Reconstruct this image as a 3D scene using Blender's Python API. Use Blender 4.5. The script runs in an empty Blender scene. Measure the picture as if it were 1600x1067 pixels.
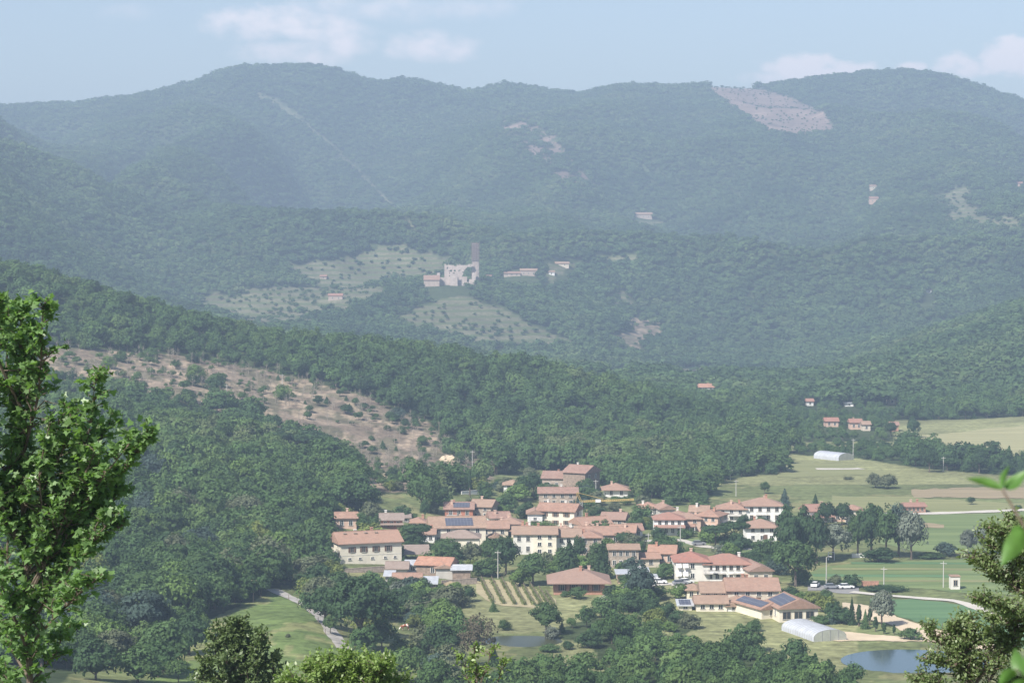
import bpy, bmesh, math, random
import numpy as np
from mathutils import Vector, Matrix, Euler

scene = bpy.context.scene
COL = scene.collection
R = math.radians

# ------------------------------------------------------------------ camera, sky, sun, exposure
F_PX, CX, CY, HORIZON = 3500.0, 800.0, 533.5, 400.0
CAM_Z = 90.0
PITCH = math.atan((CY - HORIZON) / F_PX)
cam_data = bpy.data.cameras.new("camera")
cam = bpy.data.objects.new("camera", cam_data)
COL.objects.link(cam)
cam.location = (0, 0, CAM_Z)
cam.rotation_euler = (math.pi / 2 - PITCH, 0, 0)
cam_data.sensor_width = 36
cam_data.lens = 36 * F_PX / 1600
cam_data.clip_start = 0.1
cam_data.clip_end = 20000
cam_data.dof.use_dof = True
cam_data.dof.focus_distance = 600
cam_data.dof.aperture_fstop = 9.0
scene.camera = cam

SUN_EL, SUN_AZ = R(46), R(221)          # azimuth clockwise from +Y: behind the camera, to the left
sd = Vector((math.sin(SUN_AZ) * math.cos(SUN_EL), math.cos(SUN_AZ) * math.cos(SUN_EL), math.sin(SUN_EL)))
sun_data = bpy.data.lights.new("sun", 'SUN')
sun_data.energy = 4.2
sun_data.angle = R(0.53)
sun_data.color = (1.0, 0.95, 0.87)
sun = bpy.data.objects.new("sun", sun_data)
sun.rotation_euler = sd.to_track_quat('Z', 'Y').to_euler()
sun.location = (0, 0, 900)
COL.objects.link(sun)

HAZE_DENSITY = 0.000255
HAZE_COLOR = (0.46, 0.61, 0.80)
scene.view_settings.view_transform = 'Standard'
scene.view_settings.look = 'None'
scene.view_settings.exposure = 1.08
scene.view_settings.gamma = 1.0
scene.cycles.max_bounces = 4
scene.cycles.diffuse_bounces = 2
scene.cycles.transmission_bounces = 2
scene.cycles.volume_bounces = 0
scene.cycles.use_denoising = True

world = bpy.data.worlds.new("World")
scene.world = world
world.use_nodes = True


def build_world():
    nt = world.node_tree
    nt.nodes.clear()
    N = nt.nodes.new
    L = nt.links.new
    out = N('ShaderNodeOutputWorld')
    sky = N('ShaderNodeTexSky')
    sky.sky_type = 'NISHITA'
    sky.sun_disc = False
    sky.sun_elevation = SUN_EL
    sky.sun_rotation = SUN_AZ
    sky.altitude = 200
    sky.air_density = 1.0
    sky.dust_density = 1.2
    sky.ozone_density = 2.0
    bg = N('ShaderNodeBackground')
    bg.inputs[1].default_value = 0.082
    tint = N('ShaderNodeVectorMath')
    tint.operation = 'MULTIPLY'
    tint.inputs[1].default_value = (1.10, .99, .96)
    L(sky.outputs[0], tint.inputs[0])
    L(tint.outputs[0], bg.inputs[0])
    # fair-weather clouds low over the ridge, placed by direction
    tc = N('ShaderNodeTexCoord')
    sep = N('ShaderNodeSeparateXYZ')
    L(tc.outputs['Generated'], sep.inputs[0])

    def m(op, a, b=None, clamp=False):
        n = N('ShaderNodeMath')
        n.operation = op
        n.use_clamp = clamp
        for i, v in enumerate((a, b)):
            if v is None:
                continue
            if isinstance(v, (int, float)):
                n.inputs[i].default_value = v
            else:
                L(v, n.inputs[i])
        return n.outputs[0]
    ymax = m('MAXIMUM', sep.outputs['Y'], 0.02)
    u = m('DIVIDE', sep.outputs['X'], ymax)
    v = m('DIVIDE', sep.outputs['Z'], ymax)
    comb = N('ShaderNodeCombineXYZ')
    L(u, comb.inputs[0])
    L(m('MULTIPLY', v, 1.6), comb.inputs[1])
    nz = N('ShaderNodeTexNoise')
    nz.inputs['Scale'].default_value = 70
    nz.inputs['Detail'].default_value = 9
    nz.inputs['Roughness'].default_value = 0.55
    L(comb.outputs[0], nz.inputs['Vector'])
    noise = m('MULTIPLY', m('SUBTRACT', nz.outputs[0], 0.5), 3.0)
    total = None
    for (x, y, rx, ry, s) in [(430, 40, 120, 30, .62), (380, 28, 60, 24, .62), (500, 45, 75, 26, .6), (470, 86, 110, 26, .5),
                              (545, 68, 60, 34, .55), (670, 76, 90, 26, .6), (610, 14, 200, 26, .34), (760, 12, 60, 30, .26),
                              (1260, 112, 75, 30, 1.0), (1320, 112, 55, 20, .9), (1200, 126, 60, 14, .6), (1420, 106, 26, 11, .9),
                              (1495, 104, 42, 22, .85), (1580, 92, 62, 34, 1.05), (1680, 100, 90, 30, .9), (200, 20, 60, 16, .2)]:
        a = (x - CX) / F_PX
        b = (HORIZON - y) / F_PX
        du = m('DIVIDE', m('SUBTRACT', u, a), rx / F_PX)
        dv = m('DIVIDE', m('SUBTRACT', v, b), ry / F_PX)
        d2 = m('ADD', m('MULTIPLY', du, du), m('MULTIPLY', dv, dv))
        blob = m('MULTIPLY', m('SUBTRACT', 1.15, d2, ), 1.0)
        val = m('MULTIPLY', m('ADD', blob, noise), s)
        val = m('MAXIMUM', val, 0.0)
        total = val if total is None else m('MAXIMUM', total, val)
    ramp = N('ShaderNodeMapRange')
    ramp.interpolation_type = 'SMOOTHSTEP'
    ramp.inputs['From Min'].default_value = 0.0
    ramp.inputs['From Max'].default_value = .95
    ramp.inputs['To Max'].default_value = 0.95
    L(total, ramp.inputs['Value'])
    cl = N('ShaderNodeBackground')
    cl.inputs[0].default_value = (0.80, 0.74, 0.76, 1)
    cl.inputs[1].default_value = 0.80
    mix = N('ShaderNodeMixShader')
    L(ramp.outputs[0], mix.inputs[0])
    L(bg.outputs[0], mix.inputs[1])
    L(cl.outputs[0], mix.inputs[2])
    L(mix.outputs[0], out.inputs[0])


build_world()

# ------------------------------------------------------------------ helpers
rnd = random.Random(7)
rng = np.random.default_rng(11)


def mkmesh(name, V, F, mats=(), mi=None, smooth=False):
    """V (n,3), F (m,k) array or list of lists"""
    me = bpy.data.meshes.new(name)
    if isinstance(F, np.ndarray):
        V = np.asarray(V, dtype=np.float32)
        m_, k = F.shape
        me.vertices.add(len(V))
        me.vertices.foreach_set('co', V.ravel())
        me.loops.add(m_ * k)
        me.loops.foreach_set('vertex_index', F.astype(np.int32).ravel())
        me.polygons.add(m_)
        me.polygons.foreach_set('loop_start', np.arange(m_, dtype=np.int32) * k)
        me.update(calc_edges=True)
    else:
        me.from_pydata([tuple(v) for v in V], [], [tuple(f) for f in F])
        me.update()
    for m in mats:
        me.materials.append(m)
    if mi is not None:
        me.polygons.foreach_set('material_index', np.asarray(mi, dtype=np.int32))
    if smooth:
        me.polygons.foreach_set('use_smooth', np.ones(len(me.polygons), dtype=bool))
    return me


def link(name, me, parent=None, loc=None, rotz=0.0, scale=None):
    o = bpy.data.objects.new(name, me)
    COL.objects.link(o)
    if parent:
        o.parent = parent
    if loc is not None:
        o.location = loc
    if rotz:
        o.rotation_euler = (0, 0, rotz)
    if scale is not None:
        o.scale = scale
    return o


def tag(o, label=None, cat=None, group=None, kind=None):
    if label:
        o['label'] = label
    if cat:
        o['category'] = cat
    if group:
        o['group'] = group
    if kind:
        o['kind'] = kind
    return o


def empty(name, loc, rotz, label, cat, group=None):
    o = link(name, None, None, loc, rotz)
    o.empty_display_size = 0.5
    return tag(o, label, cat, group)


class MB:
    """collects primitives into one mesh"""

    def __init__(s):
        s.v, s.f, s.m = [], [], []

    def add(s, V, F, mi=0):
        b = len(s.v)
        s.v += [tuple(v) for v in V]
        s.f += [tuple(i + b for i in f) for f in F]
        s.m += [mi] * len(F)
        return s

    def box(s, x0, x1, y0, y1, z0, z1, mi=0):
        V = [(x0, y0, z0), (x1, y0, z0), (x1, y1, z0), (x0, y1, z0), (x0, y0, z1), (x1, y0, z1), (x1, y1, z1), (x0, y1, z1)]
        return s.add(V, [(3, 2, 1, 0), (4, 5, 6, 7), (0, 1, 5, 4), (1, 2, 6, 5), (2, 3, 7, 6), (3, 0, 4, 7)], mi)

    def tube(s, pts, rad, n=6, mi=0, cap=True):
        pts = [Vector(p) for p in pts]
        rad = rad if isinstance(rad, (list, tuple)) else [rad] * len(pts)
        b = len(s.v)
        for i, p in enumerate(pts):
            d = (pts[min(i + 1, len(pts) - 1)] - pts[max(i - 1, 0)])
            d = d.normalized() if d.length > 1e-9 else Vector((0, 0, 1))
            a = d.cross(Vector((0, 1, 0)) if abs(d.y) < .9 else Vector((1, 0, 0))).normalized()
            c = d.cross(a)
            for k in range(n):
                t = 2 * math.pi * k / n
                s.v.append(tuple(p + (a * math.cos(t) + c * math.sin(t)) * rad[i]))
        for i in range(len(pts) - 1):
            for k in range(n):
                k2 = (k + 1) % n
                s.f.append((b + i * n + k, b + i * n + k2, b + (i + 1) * n + k2, b + (i + 1) * n + k))
                s.m.append(mi)
        if cap:
            s.f.append(tuple(b + k for k in range(n))[::-1])
            s.f.append(tuple(b + (len(pts) - 1) * n + k for k in range(n)))
            s.m += [mi, mi]
        return s

    def prism(s, prof, x0, x1, mi=0):
        """profile of (y,z) swept along x"""
        n = len(prof)
        V = [(x0, y, z) for y, z in prof] + [(x1, y, z) for y, z in prof]
        F = [tuple(range(n)), tuple(range(2 * n - 1, n - 1, -1))]
        F += [((i + 1) % n, i, n + i, n + (i + 1) % n) for i in range(n)]
        return s.add(V, F, mi)

    def mesh(s, name, mats, smooth=False):
        return mkmesh(name, s.v, s.f, mats if isinstance(mats, (list, tuple)) else [mats], s.m, smooth)

    def build(s, name, mats, parent=None, loc=None, rotz=0, smooth=False):
        return link(name, s.mesh(name, mats, smooth), parent, loc, rotz)


# ------------------------------------------------------------------ materials
def new_mat(name):
    m = bpy.data.materials.new(name)
    m.use_nodes = True
    m.node_tree.nodes.clear()
    return m, m.node_tree


def nmat(name, c, var=.22, scale=.6, rough=.85, c2=None, spec=.25, coord='Object', metal=0.0):
    m, nt = new_mat(name)
    N, L = nt.nodes.new, nt.links.new
    out = N('ShaderNodeOutputMaterial')
    bs = N('ShaderNodeBsdfPrincipled')
    bs.inputs['Roughness'].default_value = rough
    bs.inputs['Specular IOR Level'].default_value = spec
    bs.inputs['Metallic'].default_value = metal
    tc = N('ShaderNodeTexCoord')
    nz = N('ShaderNodeTexNoise')
    nz.inputs['Scale'].default_value = scale
    nz.inputs['Detail'].default_value = 6
    nz.inputs['Roughness'].default_value = .65
    L(tc.outputs[coord], nz.inputs['Vector'])
    mr = N('ShaderNodeMapRange')
    mr.inputs['From Min'].default_value = .3
    mr.inputs['From Max'].default_value = .7
    L(nz.outputs[0], mr.inputs['Value'])
    mx = N('ShaderNodeMix')
    mx.data_type = 'RGBA'
    lo = [x * (1 - var) for x in c]
    hi = [min(1, x * (1 + var)) for x in (c2 or c)]
    mx.inputs[6].default_value = (*lo, 1)
    mx.inputs[7].default_value = (*hi, 1)
    L(mr.outputs[0], mx.inputs[0])
    L(mx.outputs[2], bs.inputs['Base Color'])
    L(bs.outputs[0], out.inputs[0])
    return m


def field_mat(name, c, c2, sx=.012, sy=.22, amt=.75):
    m = nmat(name, c, .12, 1.0, .95, c2, .05)
    nt = m.node_tree
    nz = [n for n in nt.nodes if n.type == 'TEX_NOISE'][0]
    tc = [n for n in nt.nodes if n.type == 'TEX_COORD'][0]
    mp = nt.nodes.new('ShaderNodeMapping')
    mp.inputs['Scale'].default_value = (sx, sy, 1)
    mp.inputs['Rotation'].default_value = (0, 0, .12)
    nt.links.new(tc.outputs['Object'], mp.inputs[0])
    nt.links.new(mp.outputs[0], nz.inputs['Vector'])
    return m


def roof_mat(name, c, c2, tile=True):
    """clay tiles: course lines across the slope, patches of old and new tiles"""
    m, nt = new_mat(name)
    N, L = nt.nodes.new, nt.links.new
    out = N('ShaderNodeOutputMaterial')
    bs = N('ShaderNodeBsdfPrincipled')
    bs.inputs['Roughness'].default_value = .9
    bs.inputs['Specular IOR Level'].default_value = .15
    tc = N('ShaderNodeTexCoord')
    vo = N('ShaderNodeTexVoronoi')
    vo.inputs['Scale'].default_value = 2.2
    nz = N('ShaderNodeTexNoise')
    nz.inputs['Scale'].default_value = .45
    nz.inputs['Detail'].default_value = 8
    nz.inputs['Roughness'].default_value = .7
    L(tc.outputs['Object'], vo.inputs['Vector'])
    L(tc.outputs['Object'], nz.inputs['Vector'])
    sp = N('ShaderNodeSeparateColor')
    L(vo.outputs['Color'], sp.inputs[0])
    ad = N('ShaderNodeMath')
    ad.operation = 'MULTIPLY_ADD'
    ad.inputs[1].default_value = .45
    L(sp.outputs[0], ad.inputs[0])
    mr = N('ShaderNodeMapRange')
    mr.inputs['From Min'].default_value = .3
    mr.inputs['From Max'].default_value = .7
    mr.inputs['To Max'].default_value = .6
    L(nz.outputs[0], mr.inputs['Value'])
    L(mr.outputs[0], ad.inputs[2])
    mx = N('ShaderNodeMix')
    mx.data_type = 'RGBA'
    mx.inputs[6].default_value = (*c, 1)
    mx.inputs[7].default_value = (*c2, 1)
    L(ad.outputs[0], mx.inputs[0])
    n3 = N('ShaderNodeTexNoise')
    n3.inputs['Scale'].default_value = 1.1
    n3.inputs['Detail'].default_value = 5
    n3.inputs['Roughness'].default_value = .75
    L(tc.outputs['Object'], n3.inputs['Vector'])
    r3 = N('ShaderNodeMapRange')
    r3.inputs['From Min'].default_value = .46
    r3.inputs['From Max'].default_value = .68
    r3.inputs['To Max'].default_value = .65
    L(n3.outputs[0], r3.inputs['Value'])
    m3 = N('ShaderNodeMix')
    m3.data_type = 'RGBA'
    m3.inputs[7].default_value = (.17, .135, .115, 1)
    L(r3.outputs[0], m3.inputs[0])
    L(mx.outputs[2], m3.inputs[6])
    oi = N('ShaderNodeObjectInfo')
    r4 = N('ShaderNodeMapRange')
    r4.inputs['To Max'].default_value = .55
    L(oi.outputs['Random'], r4.inputs['Value'])
    m4 = N('ShaderNodeMix')
    m4.data_type = 'RGBA'
    m4.inputs[7].default_value = (.285, .205, .16, 1)
    L(r4.outputs[0], m4.inputs[0])
    L(m3.outputs[2], m4.inputs[6])
    mx = m4
    wv = N('ShaderNodeTexWave')
    wv.bands_direction = 'X'
    wv.inputs['Scale'].default_value = 1.3
    wv.inputs['Distortion'].default_value = .6
    L(tc.outputs['Object'], wv.inputs['Vector'])
    bp = N('ShaderNodeBump')
    bp.inputs['Strength'].default_value = .5
    bp.inputs['Distance'].default_value = .08
    L(wv.outputs[1], bp.inputs['Height'])
    L(bp.outputs[0], bs.inputs['Normal'])
    L(mx.outputs[2], bs.inputs['Base Color'])
    L(bs.outputs[0], out.inputs[0])
    return m


def leaf_mat(name, mode, cols=None, trans=.3, scale=.5):
    """mode 'object': obj.color; 'random': ramp over Object Info random; 'flat': cols[0]"""
    m, nt = new_mat(name)
    N, L = nt.nodes.new, nt.links.new
    out = N('ShaderNodeOutputMaterial')
    oi = N('ShaderNodeObjectInfo')
    geo = N('ShaderNodeNewGeometry')
    nz = N('ShaderNodeTexNoise')
    nz.inputs['Scale'].default_value = scale
    nz.inputs['Detail'].default_value = 3
    L(geo.outputs['Position'], nz.inputs['Vector'])
    mr = N('ShaderNodeMapRange')
    mr.inputs['From Min'].default_value = .3
    mr.inputs['From Max'].default_value = .7
    mr.inputs['To Min'].default_value = .72
    mr.inputs['To Max'].default_value = 1.28
    L(nz.outputs[0], mr.inputs['Value'])
    if mode == 'object':
        csock = oi.outputs['Color']
    elif mode == 'random':
        rp = N('ShaderNodeValToRGB')
        rp.color_ramp.interpolation = 'LINEAR'
        els = rp.color_ramp.elements
        while len(els) < len(cols):
            els.new(.5)
        for i, c in enumerate(cols):
            els[i].position = i / (len(cols) - 1)
            els[i].color = (*c, 1)
        n2 = N('ShaderNodeTexNoise')
        n2.inputs['Scale'].default_value = .008
        n2.inputs['Detail'].default_value = 4
        L(geo.outputs['Position'], n2.inputs['Vector'])
        a = N('ShaderNodeMath')
        a.operation = 'MULTIPLY_ADD'
        a.inputs[1].default_value = 1.6
        a.inputs[2].default_value = -.55
        L(n2.outputs[0], a.inputs[0])
        b = N('ShaderNodeMath')
        b.operation = 'MULTIPLY_ADD'
        b.inputs[1].default_value = .5
        L(oi.outputs['Random'], b.inputs[0])
        L(a.outputs[0], b.inputs[2])
        L(b.outputs[0], rp.inputs[0])
        csock = rp.outputs[0]
    else:
        rgb = N('ShaderNodeRGB')
        rgb.outputs[0].default_value = (*cols[0], 1)
        csock = rgb.outputs[0]
    sc = N('ShaderNodeVectorMath')
    sc.operation = 'SCALE'
    L(csock, sc.inputs[0])
    L(mr.outputs[0], sc.inputs['Scale'])
    df = N('ShaderNodeBsdfDiffuse')
    tr = N('ShaderNodeBsdfTranslucent')
    L(sc.outputs[0], df.inputs[0])
    s2 = N('ShaderNodeVectorMath')
    s2.operation = 'MULTIPLY'
    s2.inputs[1].default_value = (1.15, 1.25, .6)
    L(sc.outputs[0], s2.inputs[0])
    L(s2.outputs[0], tr.inputs[0])
    mx = N('ShaderNodeMixShader')
    mx.inputs[0].default_value = trans
    L(df.outputs[0], mx.inputs[1])
    L(tr.outputs[0], mx.inputs[2])
    sock = mx.outputs[0]
    if mode == 'flat':
        gl = N('ShaderNodeBsdfGlossy')
        gl.inputs['Roughness'].default_value = .45
        m3 = N('ShaderNodeMixShader')
        m3.inputs[0].default_value = .035
        L(sock, m3.inputs[1])
        L(gl.outputs[0], m3.inputs[2])
        sock = m3.outputs[0]
    L(sock, out.inputs[0])
    return m


MT = {
    'cream': nmat('wall_cream', (.66, .61, .50), .14, .35),
    'white': nmat('wall_white', (.70, .69, .66), .12, .35),
    'offwhite': nmat('wall_offwhite', (.60, .58, .53), .12, .35),
    'grey': nmat('wall_grey', (.42, .40, .37), .15, .4),
    'tan': nmat('wall_tan', (.55, .48, .39), .14, .5),
    'pink': nmat('wall_pink', (.52, .37, .29), .12, .5),
    'stone': nmat('wall_stone', (.34, .28, .23), .35, 1.6),
    'darkstone': nmat('wall_dark_stone', (.25, .19, .15), .35, 1.6),
    'red': nmat('wall_red', (.36, .15, .10), .2, .6),
    'brick': nmat('wall_brick', (.38, .21, .15), .3, 2.0),
    'yellow': nmat('wall_yellow', (.66, .50, .20), .08, .4),
    'concrete': nmat('concrete', (.40, .38, .35), .15, .5),
    'orange': roof_mat('roof_orange', (.25, .135, .095), (.40, .255, .190)),
    'bright': roof_mat('roof_bright_orange', (.33, .160, .105), (.45, .262, .185)),
    'redroof': roof_mat('roof_red', (.27, .112, .085), (.38, .190, .145)),
    'brown': roof_mat('roof_brown', (.22, .125, .095), (.36, .235, .19)),
    'tanroof': roof_mat('roof_tan', (.24, .155, .11), (.40, .28, .20)),
    'greyroof': roof_mat('roof_grey', (.20, .165, .145), (.32, .27, .24)),
    'tin': nmat('sheet_metal', (.52, .53, .54), .2, .8, .45, metal=.3),
    'glass': nmat('window_glass', (.035, .04, .045), .2, .5, .15, spec=.5),
    'frame': nmat('window_frame', (.45, .38, .30), .15, 2),
    'frame_white': nmat('window_frame_white', (.75, .74, .70), .05, 2),
    'shutter': nmat('shutter_brown', (.11, .06, .04), .2, 3),
    'shutter_green': nmat('shutter_green', (.06, .10, .07), .2, 3),
    'door': nmat('door_wood', (.14, .08, .05), .25, 3),
    'bark': nmat('bark', (.12, .095, .075), .3, 3),
    'barkpale': nmat('bark_pale', (.30, .26, .21), .3, 3),
    'pole': nmat('pole_grey', (.45, .44, .41), .12, 1),
    'polewood': nmat('pole_wood', (.24, .19, .15), .2, 2),
    'crane': nmat('crane_yellow', (.50, .36, .12), .1, 1, .5),
    'metal': nmat('dark_metal', (.12, .12, .12), .1, 2, .5),
    'rail': nmat('railing', (.32, .32, .32), .1, 2, .5),
    'awning': nmat('awning_cloth', (.80, .79, .76), .04, 1),
    'gravel': nmat('gravel', (.30, .28, .255), .25, .35, c2=(.36, .34, .31)),
    'asphalt': nmat('asphalt', (.22, .215, .21), .12, .3),
    'paleroad': nmat('pale_road', (.46, .43, .38), .12, .2),
    'vinesoil': nmat('vineyard_ground', (.33, .285, .17), .2, .3),
    'sand': nmat('sand', (.50, .41, .29), .14, .12),
    'plough': field_mat('ploughed_soil', (.225, .185, .115), (.30, .245, .16)),
    'pale_field': field_mat('pale_field', (.25, .245, .13), (.32, .30, .17)),
    'crop': field_mat('green_crop', (.10, .145, .06), (.17, .21, .09)),
    'emerald': field_mat('emerald_crop', (.085, .155, .078), (.105, .18, .088)),
    'hay': field_mat('hay_field', (.17, .185, .085), (.22, .22, .11)),
    'paint_white': nmat('paint_white', (.75, .75, .74), .04, 1, .35, spec=.5),
    'paint_grey': nmat('paint_grey', (.22, .23, .25), .05, 1, .35, spec=.5),
    'paint_red': nmat('paint_red', (.38, .05, .04), .05, 1, .35, spec=.5),
    'paint_blue': nmat('paint_blue', (.07, .12, .26), .05, 1, .35, spec=.5),
    'rubber': nmat('rubber', (.03, .03, .03), .1, 2),
    'film': nmat('greenhouse_film', (.40, .42, .455), .16, .5, .5, spec=.3),
    'filmend': nmat('greenhouse_end', (.36, .37, .32), .15, .4, .5),
    'water': nmat('water', (.045, .075, .085), .2, .05, .12, spec=.6),
    'pondwater': nmat('pond_water', (.05, .055, .03), .2, .1, .3, spec=.2),
    'castle': nmat('castle_stone', (.46, .39, .35), .22, .4),
    'castlehouse': nmat('castle_house', (.42, .34, .29), .2, .4),
    'scaffold': nmat('scaffolding', (.23, .15, .13), .1, 1),
    'cow': None,
}


def solar_mat():
    m, nt = new_mat('solar_panels')
    N, L = nt.nodes.new, nt.links.new
    out = N('ShaderNodeOutputMaterial')
    bs = N('ShaderNodeBsdfPrincipled')
    bs.inputs['Roughness'].default_value = .55
    tc = N('ShaderNodeTexCoord')
    br = N('ShaderNodeTexBrick')
    br.offset = 0
    br.inputs['Color1'].default_value = (.06, .066, .095, 1)
    br.inputs['Color2'].default_value = (.075, .082, .11, 1)
    br.inputs['Mortar'].default_value = (.17, .175, .195, 1)
    br.inputs['Scale'].default_value = 1
    br.inputs['Mortar Size'].default_value = .05
    br.inputs['Brick Width'].default_value = 1.0
    br.inputs['Row Height'].default_value = 1.6
    L(tc.outputs['Object'], br.inputs['Vector'])
    L(br.outputs[0], bs.inputs['Base Color'])
    L(bs.outputs[0], out.inputs[0])
    return m


MT['solar'] = solar_mat()

# ------------------------------------------------------------------ numeric noise
def vnoise(x, y, seed=0):
    xi, yi = np.floor(x).astype(np.int64), np.floor(y).astype(np.int64)
    fx, fy = x - xi, y - yi
    fx, fy = fx * fx * (3 - 2 * fx), fy * fy * (3 - 2 * fy)

    def h(a, b):
        n = (a * 374761393 + b * 668265263 + seed * 1442695041) & 0xffffffff
        n = ((n ^ (n >> 13)) * 1274126177) & 0xffffffff
        return ((n ^ (n >> 16)) & 0xffff) / 65535.0
    return (h(xi, yi) * (1 - fx) + h(xi + 1, yi) * fx) * (1 - fy) + (h(xi, yi + 1) * (1 - fx) + h(xi + 1, yi + 1) * fx) * fy


def fbm(x, y, oct=4, seed=0):
    s, a, t = 0, 1, 0
    for k in range(oct):
        s = s + a * (vnoise(x, y, seed + k) - .5) * 2
        t += a
        a *= .5
        x, y = x * 2.03 + 17.1, y * 2.03 + 5.7
    return s / t


def sstep(a, b, x):
    t = np.clip((x - a) / (b - a), 0, 1)
    return t * t * (3 - 2 * t)


def pchip(xk, yk, x):
    """monotone cubic; yk (n,) or (n,m)"""
    xk = np.asarray(xk, float)
    yk = np.asarray(yk, float)
    h = np.diff(xk)
    hh = h if yk.ndim == 1 else h[:, None]
    d = np.diff(yk, axis=0) / hh
    m = np.zeros_like(yk)
    w1 = 2 * hh[1:] + hh[:-1]
    w2 = hh[1:] + 2 * hh[:-1]
    same = d[:-1] * d[1:] > 0
    with np.errstate(divide='ignore', invalid='ignore'):
        m[1:-1] = np.where(same, (w1 + w2) / (w1 / d[:-1] + w2 / d[1:]), 0)
    m[0], m[-1] = d[0], d[-1]
    i = np.clip(np.searchsorted(xk, x) - 1, 0, len(h) - 1)
    t = (x - xk[i]) / h[i]
    t = np.clip(t, 0, 1)
    hi = h[i]
    if yk.ndim > 1:
        t, hi = t[:, None], hi[:, None]
    return ((1 + 2 * t) * (1 - t) ** 2 * yk[i] + t * (1 - t) ** 2 * hi * m[i] + t * t * (3 - 2 * t) * yk[i + 1] + t * t * (t - 1) * hi * m[i + 1])


def inpoly(px, py, poly):
    px, py = np.asarray(px, float), np.asarray(py, float)
    r = np.zeros(px.shape, bool)
    n = len(poly)
    for i in range(n):
        x0, y0 = poly[i]
        x1, y1 = poly[(i + 1) % n]
        if y0 == y1:
            continue
        c = ((y0 > py) != (y1 > py)) & (px < (x1 - x0) * (py - y0) / (y1 - y0) + x0)
        r ^= c
    return r


SP, CP = math.sin(PITCH), math.cos(PITCH)


def ray(x, y):
    b = (CY - y) / F_PX
    dy = CP + b * SP
    return (x - CX) / F_PX / dy, (-SP + b * CP) / dy      # X/Y, (z-cam)/Y


def proj(X, Y, Z):
    dz = Z - CAM_Z
    fw = Y * CP - dz * SP
    up = Y * SP + dz * CP
    fw = np.maximum(fw, 1e-3)
    return CX + F_PX * X / fw, CY - F_PX * up / fw


# ------------------------------------------------------------------ terrain: hill profiles by bearing
COLS = [-700, -400, 0, 150, 300, 450, 600, 750, 900, 1050, 1200, 1350, 1500, 1650, 2000, 2400]
ZNEAR = [(-60, 90.5), (0, 88.3), (35, 81.5), (100, 67), (200, 45), (330, 24)]
TAB = {
    430: [960, 1000, 1030, 1048, 1062, 1072, 1082, 1088, 1090, 1090, 1090, 1090, 1090, 1090, 1090, 1090],
    500: [880, 930, 965, 985, 985, 975, 1008, 1022, 1028, 1026, 1028, 1030, 1030, 1030, 1030, 1030],
    560: [800, 850, 890, 912, 922, 930, 958, 962, 963, 961, 962, 962, 962, 962, 962, 962],
    620: [730, 780, 820, 845, 866, 880, 892, 908, 908, 908, 908, 908, 908, 908, 908, 908],
    700: [640, 690, 728, 758, 785, 808, 824, 842, 848, 850, 850, 850, 850, 850, 850, 850],
    800: [575, 622, 664, 690, 718, 742, 755, 772, 785, 792, 793, 793, 793, 793, 793, 793],
    860: [552, 600, 642, 652, 676, 712, 745, 752, 766, 766, 766, 766, 766, 766, 766, 766],
    920: [535, 585, 632, 650, 676, 708, 726, 735, 742, 743, 742, 742, 742, 742, 742, 742],
    1000: [460, 510, 560, 585, 610, 645, 665, 690, 704, 711, 714, 715, 715, 715, 715, 715],
    1080: [395, 440, 492, 532, 560, 585, 608, 632, 661, 684, 691, 691.5, 691.5, 691.5, 691.5, 691.5],
    1160: [340, 385, 425, 468, 508, 538, 556, 577, 604, 640, 672, 671, 670, 667, 667, 667],
    1260: [400, 430, 455, 498, 532, 560, 580, 600, 620, 642, 650, 650, 648, 640, 635, 635],
    1500: [490, 500, 520, 540, 560, 572, 578, 583, 590, 600, 606, 594, 570, 540, 500, 480],
    1900: [440, 450, 475, 488, 492, 497, 505, 518, 538, 552, 552, 530, 498, 464, 410, 380],
    2200: [160, 200, 305, 375, 440, 450, 449, 452, 472, 490, 500, 500, 490, 475, 440, 430],
    2400: [190, 210, 290, 360, 428, 425, 418, 424, 445, 460, 465, 465, 460, 450, 430, 420],
    2700: [230, 245, 300, 360, 398, 392, 388, 394, 405, 412, 415, 412, 405, 395, 380, 370],
    3300: [215, 220, 240, 262, 290, 285, 295, 312, 310, 318, 312, 308, 305, 310, 310, 310],
    4000: [195, 195, 192, 192, 182, 162, 200, 222, 205, 195, 205, 190, 178, 205, 240, 260],
}
SIL = [(-700, 170), (-300, 166), (0, 168), (60, 166), (130, 163), (200, 153), (260, 143), (300, 132), (340, 118), (370, 107), (430, 107), (480, 105),
       (520, 108), (550, 120), (585, 130), (640, 124), (690, 137), (735, 146), (780, 136), (830, 140), (880, 147), (915, 148), (960, 136),
       (1010, 133), (1060, 136), (1110, 134), (1180, 136), (1200, 134), (1270, 122), (1350, 115), (1420, 111), (1450, 115), (1480, 122), (1530, 137),
       (1565, 150), (1600, 161), (1700, 185), (2000, 215), (2400, 240)]

wstep = 4.0 / F_PX
W = np.arange(-0.37, 0.37 + wstep, wstep)
YG = np.concatenate([np.arange(-50, 400, 12.0), np.arange(400, 1300, 3.0),
                     1300 * np.exp(np.arange(0, math.log(1900 / 1300), .005)),
                     1900 * np.exp(np.arange(0, math.log(2650 / 1900), .003)),
                     2650 * np.exp(np.arange(0, math.log(5000 / 2650), .0055)),
                     np.linspace(5010, 6200, 14)])


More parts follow.
